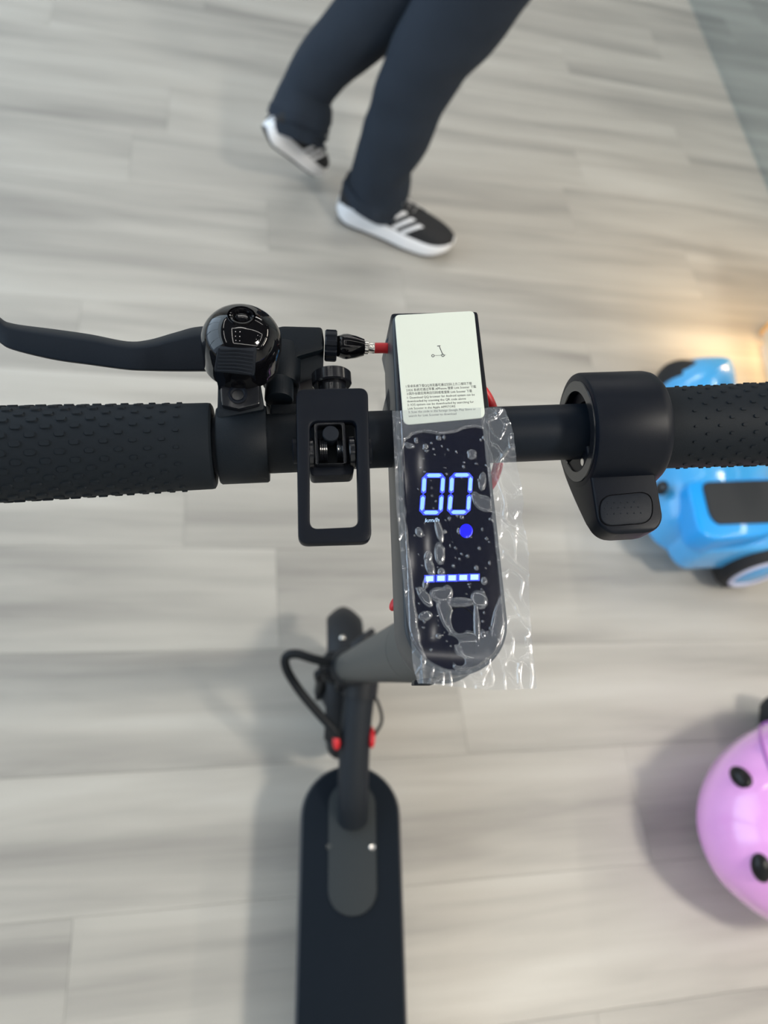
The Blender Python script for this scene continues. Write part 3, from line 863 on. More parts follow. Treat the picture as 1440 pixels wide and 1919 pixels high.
fo = bpy.data.objects.new('protective_film', me); COL.objects.link(fo); fo.parent = dash
WM[fo.name] = B; fo['label'] = 'clear crinkled protective film with air bubbles, hanging over the right side'

# ---- thumb throttle
tx0, tx1 = bl(1079, 800, .0)[0], bl(1216, 800, .0)[0]
RT = .0262
prof = [(.0135, tx0 + .004), (.0178, tx0 + .003), (.0180, tx0 + .0004), (.0192, tx0), (.0250, tx0), (.0258, tx0 + .0004), (RT, tx0 + .0014), (RT, tx1 - .005), (RT - .0006, tx1 - .002), (RT - .0022, tx1), (.0192, tx1), (.0192, tx1 - .001)]
thr = fin('throttle_housing', lathe(prof, 72, AX, cap=False), plastic, scooter)
fin('face_ring', lathe([(.0180, tx0 - .0001), (.0182, tx0 - .0006), (.0226, tx0 - .0006), (.0229, tx0 - .0001)], 64, AX, cap=False), glossy_plastic, thr)
c = Vector((tx0 + .001, -.0150, .002))
fin('clamp_bolt', lathe([(.0018, -.0012), (.0018, .003)], 16, Matrix.Translation(c) @ AX), chrome, thr)
zp = .0088
y_in = -.014; y_out = bl(1160, 1001, zp)[1]
xa, xb = bl(1108, 960, zp)[0], bl(1238, 960, zp)[0]
# loft along y from the ring down to the rounded thumb paddle
xR = bl(1241, 950, zp)[0]; xL = tx0 + .0001
rings = []
NS = 22
for k in range(NS + 1):
    t = k / NS; y = -.010 + (y_out + .010) * (1 - (1 - t) ** 1.6)
    rem = (y - y_out)
    rl, rr_ = .0085, .0085
    il = rl - sqrt(max(0, rl * rl - max(0, rl - rem) ** 2)); ir = rr_ - sqrt(max(0, rr_ * rr_ - max(0, rr_ - rem) ** 2))
    a_, c_ = xL + il, max(xR, tx1 - .001 + (xR - tx1) * min(1, max(0, (-.012 - y) / .012))) - ir
    zb_ = -.0245 + .020 * min(1, max(0, (-.010 - y) / .034)) ** 1.2
    zt_2 = zp - .0008 * max(0, 1 - rem / .002) ** 2
    rings.append([(p[0], y, p[1]) for p in rrect(a_, zb_, c_, zt_2, .0016, 4)])
pad = fin('thumb_paddle', loft(rings), plastic, thr, sharp=50)
K = roundpoly([(1124, 931, 26), (1222, 922, 26), (1223, 980, 26), (1125, 987, 26)], 26, 8)
Ki = bp(K, zp); cK = (sum(p[0] for p in Ki) / len(Ki), sum(p[1] for p in Ki) / len(Ki))
Ko = [(cK[0] + (p[0] - cK[0]) * 1.035, cK[1] + (p[1] - cK[1]) * 1.05) for p in Ki]
fin('button_groove', ringprism(Ko, Ki, zp - .0002, zp + .0001, 0), gloss_black, pad)
btn = fin('thumb_button', prism([(cK[0] + (p[0] - cK[0]) * .985, cK[1] + (p[1] - cK[1]) * .98) for p in Ki], zp - .0005, zp + .0004, .0003, 2), plastic_soft, pad)
b = bmesh.new()
for j, (yy, n, x_) in enumerate(((943, 5, 1139), (953, 6, 1134), (964, 6, 1139))):
    for k in range(n):
        c = bl3(x_ + k * 12.5, yy - k * .4, zp + .0003); ball(c, .0005, .0004, .0003, u=8, v=5, bm=b)
fin('button_dots', b, plastic_soft, btn)['kind'] = 'stuff'

# ---- lower half: fork, wheel, fender, neck, deck (frame Sc)
SI = Sc.inverted()
def sl(px, py, z): return hit(Sc, px, py, z)
def fs(name, bm, m, parent=scooter, **kw): return finish(name, bm, m, parent, Sc, **kw)
hd = SI @ (B @ s_bot)                           # head tube centre
sdS = (SI.to_3x3() @ B.to_3x3() @ sd).normalized()
wc = Vector((0, .378, .104))
def wheel(c, name='wheel'):
    prof = []
    for k in range(21):
        a = radians(-115 + 230 * k / 20); prof.append((.085 + .0205 * cos(a), .0215 * sin(a)))
    w = fs(name, lathe(prof, 56, Matrix.Translation(c) @ AX, cap=False), tyre)
    fs('rim', lathe([(.072, -.018), (.077, -.018), (.078, .018), (.072, .018), (.068, .006), (.068, -.006), (.072, -.018)], 48, Matrix.Translation(c) @ AX, cap=False), fork_black, w)
    fs('hub', lathe([(.008, -.035), (.030, -.022), (.068, -.008), (.068, .008), (.030, .022), (.008, .035)], 48, Matrix.Translation(c) @ AX), fork_black, w)
    return w
wheel(wc)
# front fender: curved shell over the tyre, rounded tip
def fender(c, a0, a1, hw, r, name, m):
    rings = []; n = 26
    for k in range(n + 1):
        t = (k / n) ** 1.9
        a = radians(a0 + (a1 - a0) * t)
        uu = min(1, abs(cos(radians(a0)) - cos(a)) * r / (hw * 1.25)); w_ = hw * sqrt(max(0, 1 - (1 - uu) ** 2)) ** .8
        w_ = max(w_, .0015)
        ring = []
        for j in range(9):
            s = -1 + j / 4; rr_ = r - .012 * abs(s) ** 2.5
            ring.append((c.x + s * w_, c.y + rr_ * cos(a), c.z + rr_ * sin(a)))
        for j in range(8, -1, -1):
            s = -1 + j / 4; rr_ = r - .003 - .012 * abs(s) ** 2.5
            ring.append((c.x + s * (w_ - .0015), c.y + rr_ * cos(a), c.z + rr_ * sin(a)))
        rings.append(ring)
    return fs(name, loft(rings), m)
ff = fender(Vector((0, .396, .104)), 22, 158, .029, .125, 'front_fender', fork_black)
c = sl(642, 1196, .226)
fs('fender_bolt', ball(c, .0045, .0045, .003), chrome, ff)
# fork: crown, two blades
b = prism(rrect(-.036, -.024, .036, .024, .012), -.018, .018, .004)
Mf = Matrix.Translation(hd + sdS * .055) @ frame_to(-sdS)
b.transform(Mf); fk = fs('fork_crown', b, fork_black)
for s in (-1, 1):
    p0 = hd + sdS * .055 + Vector((s * .034, 0, 0)); p1 = Vector((s * .036, wc.y, wc.z))
    fs('fork_blade', tube([p0, p0.lerp(p1, .5) + Vector((0, .004, 0)), p1], .0085, 14, 6), fork_black)
    fs('axle_cap', lathe([(.013, -.006), (.014, 0), (.010, .006)], 20, Matrix.Translation(p1) @ AX), fork_black)
# head tube and folding joint
fs('head_tube', lathe([(.024, -.01), (.0265, -.006), (.0265, .018), (.025, .020), (.025, .055), (.027, .058), (.027, .066), (.022, .07)], 40, Matrix.Translation(hd) @ frame_to(sdS)), fork_black)
b = prism(bp([(0, 0), (1, 0), (1, 1)], 0)[:0] or [(-.017, -.02), (.017, -.02), (.017, .03), (-.017, .03)], -.02, .02, .004)
b.transform(Matrix.Translation(hd + Vector((0, .0, -.035)))); fj = fs('folding_joint', b, fork_black)
# folding lever to the right front of the stem foot
p0 = sl(664, 1216, hd.z - .01); p1 = sl(700, 1182, hd.z + .0)
fs('folding_lever', tube([p0, p0.lerp(p1, .5) + Vector((0, 0, .004)), p1], lambda t: .009 - .004 * t, 12, 6), fork_black, fj)
# lever hanging at left (small horn)
p0 = sl(612, 1258, .27); p1 = sl(596, 1262, .27); p2 = sl(596, 1272, .25)
fs('cable_guide', tube([p0, p1, p2], .0055, 12, 5), fork_black, fj)
# sloping neck tube into the deck
zt0 = hd.z - .045
nk = [sl(676, 1292, zt0), sl(669, 1345, zt0 - .018), sl(664, 1420, zt0 - .045), sl(662, 1490, zt0 - .075), sl(661, 1535, .135)]
neck = fs('neck_tube', tube(nk, .0225, 36, 8), neck_paint)
e0 = nk[-1]; 
fs('neck_foot', ball(Vector((e0.x, e0.y + .002, e0.z - .004)), .0225, .024, .014, u=32, v=16), neck_paint, neck)
b = lathe([(.0225, -.012), (.0250, -.012), (.0255, .012), (.0225, .012)], 36, Matrix.Translation(nk[0] + Vector((0, 0, .004))) @ frame_to(nk[1] - nk[0]))
fs('neck_collar', b, fork_black, neck)
# deck
def deck_poly(hw, yf, yb, rf, inset=0):
    pts = []; n = 20
    for k in range(n + 1):
        a = pi * k / n; pts.append(((hw - inset) * cos(a), yf - rf + (rf - inset) * sin(a)))
    for k in range(9):
        a = pi + pi * k / 8; pts.append(((hw - inset) * cos(a) if k in (0, 8) else (hw - inset) * max(-1, min(1, cos(a) * 1.25)), yb + .03 + (.03 - inset) * sin(a)))
    return pts
ZD = .135
fr = sl(655, 1434, ZD); lft = sl(556, 1800, ZD); rgt = sl(760, 1800, ZD)
HWd = (rgt.x - lft.x) / 2; DX = (rgt.x + lft.x) / 2
Md = Sc @ Matrix.Translation((DX, 0, 0))
deck = finish('deck', prism(deck_poly(HWd, fr.y, -.30, HWd * .98), .085, ZD, .004, 3), deck_edge, scooter, Md)
finish('deck_mat', prism(deck_poly(HWd, fr.y, -.30, HWd * .98, .0035), ZD - .001, ZD + .0022, .001, 2), deck_rubber, deck, Md)
def local(px, py, z):
    p = hit(Md, px, py, z); return p
c0 = local(660, 1500, ZD); xa_, xb_ = local(615, 1600, ZD).x, local(705, 1600, ZD).x
y0_, y1_ = local(660, 1718, ZD).y, local(660, 1466, ZD).y
cover = finish('neck_cover', prism(rrect(xa_, y0_, xb_, y1_, (xb_ - xa_) * .49, 10), ZD + .001, ZD + .0055, .0015, 2), neck_rubber, deck, Md)
for px, py in ((617, 1587), (698, 1588)):
    c = local(px, py, ZD + .0045)
    finish('cover_screw', lathe([(.0042, -.002), (.0042, .0012), (.0034, .0018), (.0022, .0012)], 20, Matrix.Translation(c)), chrome if px > 650 else stem_paint, deck, Md)
# rear half, below the frame
wr = Vector((DX, -.385, .104)); wheel(wr)
fender(wr, 160, 20, .030, .122, 'rear_fender', fork_black)
b = bx(DX - .03, DX + .03, -.40, -.28, .09, .125, .004); fs('rear_stay', b, fork_black)
ks = [Vector((DX - .05, -.12, .085)), Vector((DX - .10, -.15, .04)), Vector((DX - .125, -.165, .005 - .012))]
fs('kickstand', tube(ks, .006, 12, 5), fork_black)
# cables with red ends
zc = hd.z
pts = [sl(650, 1246, zc), sl(628, 1244, zc), sl(590, 1236, zc + .008), sl(556, 1226, zc + .01), sl(536, 1232, zc + .004), sl(538, 1256, zc - .01), sl(562, 1295, zc - .028), sl(596, 1336, zc - .045), sl(628, 1372, zc - .06), sl(636, 1392, zc - .075)]
fs('main_cable', tube(pts, .0066, 14, 7), cable_black)
fs('cable_grommet', ball(sl(646, 1247, zc), .0068, .0115, .0115), red_rubber, stem)
fs('cable_grommet', ball(sl(631, 1388, zc - .07), .0060, .014, .010), red_rubber, neck)
fs('cable_grommet', ball(sl(697, 1382, zc - .07), .0052, .016, .010), red_rubber, neck)
pts = [sl(694, 1302, zc - .035), sl(706, 1312, zc - .035), sl(715, 1338, zc - .045), sl(714, 1358, zc - .055), sl(700, 1380, zc - .068)]
fs('thin_cable', tube(pts, .0024, 10, 7), cable_black)

# ------------------------------------------------------------------ ride-on toys
def toy(name, label, cat, body_m, deep_m, M0, hood_px, hood_c, zh0, zh1, eyes, chassis_px, zc0, zc1, recess_px, pad_px, wheels, ctr_h=None):
    t = empty(name, M0, label, cat)
    W = Matrix()
    hood_o = [tuple(atz(x, y, zh0 + (zh1 - zh0) * .35)[:2]) for x, y in hood_px]
    hood_o = [tuple(p[:2]) for p in catmull([Vector((*p, 0)) for p in hood_o + hood_o[:1]], 5)][:-1]
    hc = ctr_h or tuple(atz(*hood_c, zh0)[:2])
    hood = finish('hood', pillow(hood_o, hc, zh0, zh1, 12), body_m, t, W, sharp=70)
    for px, py, zz, r in eyes:
        p = atz(px, py, zz); nn = Vector((p.x - hc[0], p.y - hc[1], .10)).normalized()
        b = ball((0, 0, 0), r, r * 1.15, r * .45, u=24, v=12); b.transform(Matrix.Translation(p) @ frame_to(nn))
        finish('eye_stud', b, gloss_black, hood, W)
    return t, hood

# --- blue ride-on behind the right grip
zb = .20
bt = empty('ride_on_toy', Matrix.Translation((1.12, .9, 0)), 'glossy blue ride-on toy with black foot pads, behind the right handlebar grip', 'toy')
W = Matrix()
hood_px = [(1226, 930), (1233, 970), (1258, 1003), (1322, 1032), (1400, 1020), (1430, 940), (1430, 850), (1395, 770), (1330, 742), (1270, 760), (1238, 810), (1226, 870)]
ho = [tuple(atz(x, y, .12)[:2]) for x, y in hood_px]
ho = [tuple(p[:2]) for p in catmull([Vector((*p, 0)) for p in ho + ho[:1]], 4)][:-1]
hc = tuple(atz(1335, 890, .14)[:2])
hood = finish('hood', pillow(ho, hc, .075, .205, 12, flat=.35), blue_toy, bt, W, sharp=70)
ch = [(1300, 770), (1340, 742), (1440, 745), (1462, 770), (1478, 1000), (1460, 1030), (1318, 1034), (1290, 1000), (1280, 900)]
chw = [tuple(atz(x, y, .16)[:2]) for x, y in ch]
finish('chassis', prism(roundpoly(chw, .03, 5), .07, .165, .012, 3), blue_toy, bt, W)
rec = [(1291, 905), (1300, 900), (1440, 893), (1474, 897), (1476, 985), (1430, 1003), (1340, 1010), (1312, 995)]
recw = [tuple(atz(x, y, .212)[:2]) for x, y in rec]
rs = finish('foot_recess', prism(roundpoly(recw, .02, 5), .15, .209, .006, 3), blue_deep, bt, W)
padw = [tuple(atz(x, y, .214)[:2]) for x, y in [(1317, 903), (1465, 898), (1468, 978), (1346, 982), (1332, 965)]]
finish('foot_pad', prism(roundpoly(padw, .018, 6), .2, .214, .003, 3), pad_black, rs, W)
for x, y in ((1240, 915), (1240, 822)):
    p = atz(x, y, .165); b = ball((0, 0, 0), .015, .017, .008, u=24, v=12); b.transform(Matrix.Translation(p) @ frame_to((-1, 0, .35)))
    finish('eye_stud', b, gloss_black, hood, W)
def toy_wheel(c, axis, r, w, parent, hub_m, rim_m):
    M = Matrix.Translation(c) @ frame_to(axis)
    prof = [(r * .60, -w / 2), (r * .9, -w / 2), (r, -w * .3), (r, w * .3), (r * .92, w * .48), (r * .74, w / 2)]
    tw = finish('wheel', lathe(prof, 44, M), tyre, parent, W)
    finish('hub_rim', lathe([(r * .76, w * .45), (r * .76, w * .53), (r * .68, w * .56), (r * .60, w * .50), (r * .5, w * .4)], 44, M), rim_m, tw, W)
    finish('hub_cap', lathe([(r * .62, w * .3), (r * .60, w * .50), (r * .35, w * .58), (r * .02, w * .6)], 44, M), hub_m, tw, W)
    return tw
ax1 = Vector((-.16, -1, .1)).normalized()
ax1 = Vector((.19, -1, -.01)).normalized()
cw = atz(1420, 1078, .08)
toy_wheel(cw - ax1 * .045 , ax1, .080, .085, bt, blue_toy, hub_white)
cw2 = atz(1320, 712, .10)
fo_px = [(1247, 705), (1262, 690), (1290, 675), (1330, 671), (1362, 674), (1374, 690), (1380, 725), (1376, 760), (1330, 790), (1270, 780), (1244, 750)]
fw = [tuple(atz(x, y, .09)[:2]) for x, y in fo_px]
fw = [tuple(p[:2]) for p in catmull([Vector((*p, 0)) for p in fw + fw[:1]], 4)][:-1]
fc = tuple(atz(1318, 728, .09)[:2])
finish('fender', pillow(fw, fc, .035, .145, 10), blue_toy, bt, W, sharp=70)
cw2 = Vector((fc[0] - .038, fc[1] + .014, .0655))
toy_wheel(cw2, Vector((.35, 1, .0)), .065, .075, bt, blue_toy, hub_white)
# steering column and yoke beyond the right edge
p = atz(1462, 860, .17)
finish('steering_column', tube([(p.x, p.y, .1), (p.x - .02, p.y, .36)], .014, 16, 0), pad_black, bt, W)
ring = [Vector((p.x - .02 + .02 * sin(a), p.y + .10 * cos(a), .37 + .05 * sin(a))) for a in [2 * pi * k / 24 for k in range(25)]]
finish('steering_ring', tube(ring, .011, 12, 0), pad_black, bt, W)
for q_ in ((atz(1452, 960, .05), -1), (atz(1446, 810, .05), 1)):
    toy_wheel(Vector((q_[0].x, q_[0].y, .045)), Vector((0, q_[1], 0)), .045, .04, bt, blue_toy, hub_white)

# --- pink ride-on, lower right
pt = empty('ride_on_toy', Matrix.Translation((1.0, .2, 0)), 'glossy pink ride-on toy with black oval studs, at the lower right edge', 'toy')
zq = .13
hp = [(1430, 1357), (1385, 1383), (1345, 1420), (1318, 1468), (1307, 1515), (1309, 1560), (1325, 1608), (1350, 1650), (1390, 1690), (1440, 1725), (1510, 1755), (1600, 1740), (1660, 1660), (1670, 1540), (1640, 1420), (1570, 1350), (1490, 1335)]
pw_ = [tuple(atz(x, y, zq)[:2]) for x, y in hp]
pw_ = [tuple(p[:2]) for p in catmull([Vector((*p, 0)) for p in pw_ + pw_[:1]], 4)][:-1]
pc = tuple(atz(1500, 1545, zq)[:2])
rings = []
for s, z in ((.55, .04), (.62, .048), (.74, .07), (.88, .10), (1.0, zq), (.985, .165), (.94, .194), (.86, .218), (.74, .24), (.6, .256), (.42, .268), (.22, .275), (.02, .277)):
    rings.append([(pc[0] + (p[0] - pc[0]) * s, pc[1] + (p[1] - pc[1]) * s, z) for p in pw_])
ph = finish('hood', loft(rings), pink_toy, pt, W, sharp=70)
def on_dome(px, py):
    # point of the dome under a pixel, by marching the ray
    d = ray(px, py); prev = None
    for k in range(2000):
        s = .6 + k * .0005; P = CAM + d * s
        # dome height at P
        rho = 0
        best = None
        ang = math.atan2(P.y - pc[1], P.x - pc[0]); r_ = math.hypot(P.x - pc[0], P.y - pc[1])
        # outline radius at ang
        m_ = min(pw_, key=lambda p: abs((math.atan2(p[1] - pc[1], p[0] - pc[0]) - ang + pi) % (2 * pi) - pi))
        R_ = math.hypot(m_[0] - pc[0], m_[1] - pc[1]); q_ = r_ / R_
        tab = [(.02, .277), (.22, .275), (.42, .268), (.6, .256), (.74, .24), (.86, .218), (.94, .194), (.985, .165), (1.0, zq)]
        if q_ > 1: continue
        h = interp(tab, q_)
        if P.z <= h: return P
    return atz(px, py, .35)
for x, y, dd in ((1390, 1459, (.6, -.8, 0)), (1427, 1626, (.2, -1, 0))):
    p = on_dome(x, y); nn = (Vector((p.x - pc[0], p.y - pc[1], 0)) * .8 + Vector((0, 0, .13))).normalized()
    d_ = ROT @ Vector(dd); d_ = (d_ - nn * d_.dot(nn)).normalized()
    b = ball((0, 0, 0), .0145, .0215, .011, u=28, v=14); b.transform(Matrix.Translation(p + nn * .002) @ Matrix((d_.cross(nn), d_, nn)).transposed().to_4x4())
    finish('eye_stud', b, stud_black, ph, W)
gr = [on_dome(x, y) + Vector((0, 0, .0005)) for x, y in ((1475, 1352), (1452, 1352), (1430, 1358), (1424, 1372), (1430, 1400), (1440, 1430), (1455, 1465), (1475, 1500))]
finish('seat_groove', tube(gr, .0026, 8, 5), pink_line, ph, W)
b = bx(pc[0] + .02, pc[0] + .42, pc[1] - .12, pc[1] + .10, .06, .17, .03)
finish('chassis', b, pink_toy, pt, W)
cw = atz(1500, 1350, .07)
toy_wheel(Vector((cw.x, cw.y, .072)), Vector((.35, 1, 0)), .072, .05, pt, pink_toy, pink_line)
toy_wheel(Vector((pc[0] + .24, pc[1] - .15, .062)), Vector((0, -1, 0)), .062, .05, pt, pink_toy, pink_line)
for s in (-1, 1): toy_wheel(Vector((pc[0] + .38, pc[1] - .01 + s * .13, .05)), Vector((0, s, 0)), .05, .04, pt, pink_toy, pink_line)

# ------------------------------------------------------------------ the walking person
per = empty('person', Matrix.Translation((.33, 1.7, 0)), 'person in dark navy trousers and black and white sneakers, walking to the right', 'person')
W = Matrix()
def ellipse_ring(c, t, rx, ry, side, n=40, wr=0, seed=0):
    t = t.normalized(); s = (side - t * side.dot(t)).normalized(); f = t.cross(s)
    out = []
    for k in range(n):
        a = 2 * pi * k / n
        r_ = 1 + wr * noise.noise(Vector((cos(a) * 1.3 + seed, sin(a) * 1.3, c.z * 14 + c.x * 3)))
        out.append(c + s * rx * cos(a) * r_ + f * ry * sin(a) * r_)
    return out
def leg_mesh(path, rx, ry, side, wr, seed, fold=None):
    P = catmull(path, 10); n = len(P); rings = []
    for i, p in enumerate(P):
        t = P[min(i + 1, n - 1)] - P[max(i - 1, 0)]
        u = i / (n - 1) * (len(rx) - 1); k = min(int(u), len(rx) - 2); f = u - k
        a = rx[k] * (1 - f) + rx[k + 1] * f; c = ry[k] * (1 - f) + ry[k + 1] * f
        w = wr(i / (n - 1))
        # gathered folds near the hem
        if fold: a *= 1 + fold * sin(i * 1.9) * max(0, 1 - i / 12); c *= 1 + fold * sin(i * 1.9 + .8) * max(0, 1 - i / 12)
        rings.append(ellipse_ring(p, t, a, c, side, 48, w, seed))
    # turn the hem inside
    r0 = rings[0]; c0 = sum(r0, Vector()) / len(r0)
    inner = [c0 + (p - c0) * .93 + Vector((0, 0, .03)) for p in r0]
    return loft([inner] + rings)
Xv = Vector((1, 0, 0))
sp = [(.290, 1.655, .078), (.300, 1.655, .12), (.298, 1.655, .19), (.312, 1.655, .28), (.322, 1.66, .37), (.343, 1.665, .46), (.375, 1.67, .54), (.405, 1.675, .64), (.425, 1.68, .74), (.44, 1.685, .84)]
srx = [.080, .074, .074, .080, .084, .090, .100, .110, .118, .122]
sry = [.075, .072, .074, .078, .082, .085, .09, .10, .105, .11]
b = leg_mesh(sp, srx, sry, Xv, lambda t: .10 * (1 - t) + .03, 2, .05)
rp_ = [(.084, 1.728, .160), (.092, 1.757, .205), (.098, 1.785, .25), (.128, 1.80, .31), (.172, 1.80, .375), (.225, 1.80, .45), (.275, 1.79, .53), (.33, 1.785, .63), (.38, 1.78, .74), (.42, 1.775, .84)]
rrx = [.070, .074, .064, .066, .073, .082, .096, .106, .115, .12]
rry = [.066, .070, .062, .066, .073, .080, .09, .10, .105, .11]
merge(b, leg_mesh(rp_, rrx, rry, Vector((.95, 0, -.3)), lambda t: .22 * max(0, 1 - t * 3) + .05, 7, .09))
hip = []
for z, rx_, ry_ in ((.74, .10, .14), (.80, .135, .175), (.88, .14, .18), (.98, .12, .165), (1.03, .115, .16)):
    hip.append([Vector((.43 + (z - .8) * .1 + rx_ * cos(2 * pi * k / 40), 1.73 + ry_ * sin(2 * pi * k / 40), z)) for k in range(40)])
merge(b, loft(hip))
finish('trousers', b, trouser_cloth, per, W, sharp=80)
# body, one skinned surface
def skin_mesh(name, V, E, R, m, parent, sub=2, root=0):
    me = bpy.data.meshes.new(name); me.from_pydata(V, E, [])
    o = bpy.data.objects.new(name, me); COL.objects.link(o)
    md = o.modifiers.new('skin', 'SKIN'); md.use_smooth_shade = True
    for i, sv in enumerate(me.skin_vertices[0].data if me.skin_vertices else []): pass
    if not me.skin_vertices:
        bm_ = bmesh.new(); bm_.from_mesh(me); bm_.verts.layers.skin.verify(); bm_.to_mesh(me); bm_.free()
    for i, sv in enumerate(me.skin_vertices[0].data):
        r = R[i]; sv.radius = r if isinstance(r, tuple) else (r, r); sv.use_root = (i == root)
    ss = o.modifiers.new('sub', 'SUBSURF'); ss.levels = sub; ss.render_levels = sub
    bpy.context.view_layer.update(); dg = bpy.context.evaluated_depsgraph_get()
    me2 = bpy.data.meshes.new_from_object(o.evaluated_get(dg)); bpy.data.objects.remove(o)
    me2.shade_smooth(); me2.name = name
    for mm in list(me2.materials): pass
    me2.materials.clear(); me2.materials.append(m)
    o = bpy.data.objects.new(name, me2); COL.objects.link(o)
    WM[o.name] = Matrix(); o.parent = parent; o.matrix_basis = WM[parent.name].inverted()
    return o
V = []; E = []; Rr = []
def chain(prev, pts):
    for p, r in pts:
        V.append(p); Rr.append(r)
        if prev is not None: E.append((prev, len(V) - 1))
        prev = len(V) - 1
    return prev
pel = chain(None, [((.44, 1.73, .90), (.12, .10))])
che = chain(pel, [((.46, 1.73, 1.10), (.115, .09)), ((.48, 1.73, 1.30), (.13, .10))])
nkk = chain(che, [((.485, 1.73, 1.44), .055), ((.50, 1.73, 1.51), .055), ((.51, 1.73, 1.58), (.07, .08)), ((.51, 1.73, 1.66), (.075, .085)), ((.50, 1.73, 1.70), .05)])
hands = []
for s, sw in ((-1, -.16), (1, .18)):
    sh = chain(che, [((.48, 1.73 + s * .17, 1.38), .05), ((.48 + sw * .5, 1.73 + s * .21, 1.12), .042), ((.48 + sw * 1.2, 1.73 + s * .21, .90), .030), ((.48 + sw * 1.35, 1.73 + s * .21, .84), (.020, .035))])
    hands.append((sh, s, sw))
    hx, hy, hz = V[sh]
    for k in range(4):
        fx = hx - .024 + k * .016; ln = (.060, .070, .066, .052)[k]
        chain(sh, [((fx, hy, hz - .025), .0095), ((fx + .004, hy - s * .008, hz - .025 - ln * .6), .0085), ((fx + .008, hy - s * .02, hz - .02 - ln), .0075)])
    chain(sh, [((hx + .03, hy - s * .012, hz + .0), .0105), ((hx + .045, hy - s * .022, hz - .03), .009)])
for pth, ank in ((sp, (.29, 1.655, .06)), (rp_, (.075, 1.775, .14))):
    top = pth[8]; chain(pel, [((top[0], top[1], .80), .075), ((pth[5][0], pth[5][1], pth[5][2]), .055), ((pth[3][0], pth[3][1], pth[3][2]), .05), (ank, .035)])
skin_mesh('body', V, E, Rr, skin, per)
# jacket, sleeves and hair (above the frame)
b = loft([[Vector((cx + rx_ * cos(2 * pi * k / 40), 1.73 + ry_ * sin(2 * pi * k / 40), z)) for k in range(40)] for cx, z, rx_, ry_ in ((.445, .93, .15, .195), (.455, 1.05, .145, .19), (.47, 1.25, .15, .205), (.48, 1.38, .13, .20), (.485, 1.44, .075, .09), (.487, 1.47, .062, .066))])
for s, sw in ((-1, -.16), (1, .18)):
    tube([(.48, 1.73 + s * .13, 1.38), (.48, 1.73 + s * .19, 1.33), (.48 + sw * .5, 1.73 + s * .215, 1.12), (.48 + sw * 1.2, 1.73 + s * .212, .90)], lambda t: .07 - .025 * t, 20, 6, b)
finish('jacket', b, jacket_cloth, per, W, sharp=80)
finish('hair', ball((.495, 1.73, 1.675), .095, .088, .082), hair_mat, per, W)
b = ball((.582, 1.73, 1.615), .016, .011, .018, u=12, v=8)
for s_ in (-1, 1): ball((.505, 1.73 + s_ * .082, 1.62), .018, .009, .028, u=12, v=8, bm=b)
finish('nose_and_ears', b, skin, per, W)
for s_ in (-1, 1): finish('eye', ball((.566, 1.73 + s_ * .032, 1.636), .010, .013, .006, u=12, v=8), gloss_black, per, W)
finish('mouth', ball((.570, 1.73, 1.578), .008, .022, .004, u=12, v=8), mat('lip', (.45, .16, .14), .5), per, W)

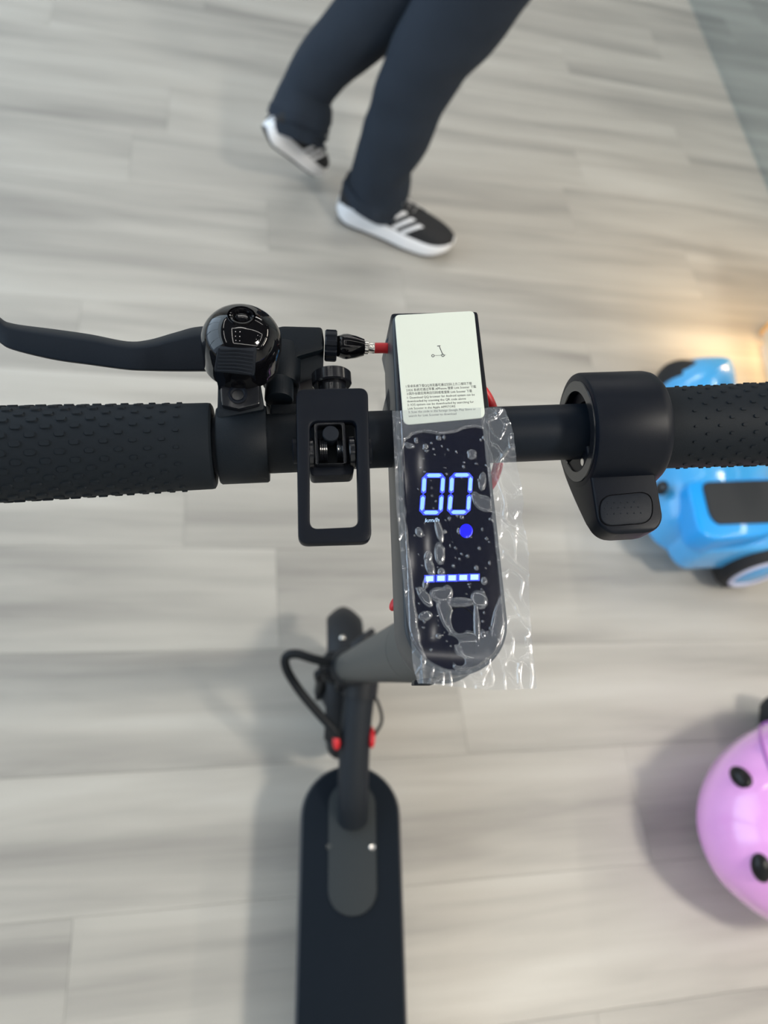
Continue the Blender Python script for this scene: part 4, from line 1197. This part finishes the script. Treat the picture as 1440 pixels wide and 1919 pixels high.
def shoe(heel, toe, roll_up, side):
    """heel / toe: points on the underside; side = +1 when the striped side faces -Y"""
    heel = Vector(heel); toe = Vector(toe); L = (toe - heel).length
    fx = (toe - heel) / L; up = Vector(roll_up); up = (up - fx * up.dot(fx)).normalized(); fy = up.cross(fx)
    M = Matrix.Translation(heel) @ Matrix((fx, fy, up)).transposed().to_4x4()
    n = 30; N = 28
    def hw(t): return L * (.100 + .055 * sin(min(1, t / .72) * pi / 2) ** 1.5) * (sqrt(max(0, 1 - ((.14 - t) / .14) ** 2)) if t < .14 else 1) * (sqrt(max(0.0, 1 - ((t - .78) / .22) ** 2)) if t > .78 else 1) * (1 - .09 * sin(pi * min(1, max(0, (t - .2) / .4))))
    def zb(t): return L * (.055 * max(0, (.13 - t) / .13) ** 2 + .095 * max(0, (t - .72) / .28) ** 2)
    def zt(t): return L * (.205 - .085 * t + .03 * max(0, (t - .72) / .28) ** 2 - .03 * max(0, (.12 - t) / .12))
    def layer(lo_f, hi_f, grow, mname, m, parent):
        rings = []
        for i in range(n + 1):
            t = .002 + .996 * i / n; w = max(hw(t) * grow, .002); a = lo_f(t); c = hi_f(t)
            ring = []
            for k in range(N):
                an = 2 * pi * k / N; cs, sn = cos(an), sin(an)
                ex_ = .35
                ring.append((t * L, w * math.copysign(abs(cs) ** ex_, cs) * (1 + .05 * (sn < 0)), (a + c) / 2 + (c - a) / 2 * math.copysign(abs(sn) ** .55, sn)))
            rings.append(ring)
        b = loft(rings); return finish(mname, b, m, parent, M, sharp=60)
    s = finish('shoe', bmesh_upper(L, hw, zt, n, N), shoe_black, per, M, sharp=70)
    layer(lambda t: zb(t) + .003, zt, 1.12, 'midsole', shoe_white, s)
    layer(lambda t: zb(t), lambda t: zb(t) + .007, .98, 'outsole', outsole, s)
    # three slanted white bands on each side
    for sd_ in (-1, 1):
        for k in range(3):
            b = bmesh.new(); t0 = .40 + k * .075
            A_ = []
            for j in range(7):
                f = j / 6; t = t0 + .135 * f; wdt = .040
                for dt in (0, wdt):
                    A_.append(up_pt(L, hw, zt, t + dt - .0, .10 + f * (.62 - k * .05), sd_, .0015))
            vs = [b.verts.new(p) for p in A_]
            for j in range(6): b.faces.new((vs[2 * j], vs[2 * j + 1], vs[2 * j + 3], vs[2 * j + 2]))
            ex_ = bmesh.ops.extrude_face_region(b, geom=b.faces[:]); bmesh.ops.translate(b, verts=[v for v in ex_['geom'] if isinstance(v, bmesh.types.BMVert)], vec=(0, sd_ * .001, .0005))
            finish('side_stripe', b, shoe_white, s, M)
    # laces and bow
    b = bmesh.new()
    for k in range(4):
        t = .46 + k * .05; p1 = up_pt(L, hw, zt, t, .86, -1, .002); p2 = up_pt(L, hw, zt, t + .02, .86, 1, .002); mp = (p1 + p2) / 2 + Vector((0, 0, .004))
        tube([p1, mp, p2], .0022, 6, 4, b)
    c = up_pt(L, hw, zt, .45, 1.0, 1, .006)
    for s_ in (-1, 1):
        tube([c, c + Vector((.012, s_ * .018, .016)), c + Vector((.022, s_ * .03, .008)), c + Vector((.012, s_ * .014, -.001)), c], .0022, 6, 5, b)
        tube([c, c + Vector((.02, s_ * .008, .012)), c + Vector((.034, s_ * .014, .002))], .0018, 6, 4, b)
    finish('laces', b, lace_mat, s, M)
def up_h(t):          # height of the upper over the midsole, fraction of L
    if t < .42: return .20 + (-.05 if t < .03 else 0)
    return .20 * (1 - ((t - .42) / .58) ** 1.6) + .055 * sqrt(max(0, 1 - ((t - .42) / .58) ** 6))
def up_pt(L, hw, zt, t, f, sd_, out):
    """f 0..1 from the sole up to the ridge of the upper"""
    t = min(max(t, .01), .985); w = hw(t) * .985; h = up_h(t) * L * .62
    an = f * pi / 2
    y = w * cos(an) ** .8 if f < 1 else 0; z = zt(t) - .012 + (h + .012) * sin(an) ** .9
    nrm_ = Vector((0, cos(an) * sd_, sin(an)))
    return Vector((t * L, y * sd_, z)) + nrm_ * out
def bmesh_upper(L, hw, zt, n, N):
    rings = []
    for i in range(n + 1):
        t = .012 + .972 * i / n; ring = []
        for k in range(N):
            f = k / (N - 1) * 2
            ring.append(up_pt(L, hw, zt, t, f if f <= 1 else 2 - f, 1 if f <= 1 else -1, 0) if f != 1 else up_pt(L, hw, zt, t, 1, 1, 0))
        rings.append(ring)
    return loft(rings)
h_ = atz(630, 395, .012); t_ = atz(846, 470, .012)
h_ = Vector((h_.x, h_.y, .002)); t_ = Vector((t_.x, t_.y, .002))
shoe(h_, t_, (0, 0, 1), 1)
h2 = atz(487, 250, .185); t2 = atz(592, 318, .012)
shoe(h2, t2, (.62, .10, .8), 1)
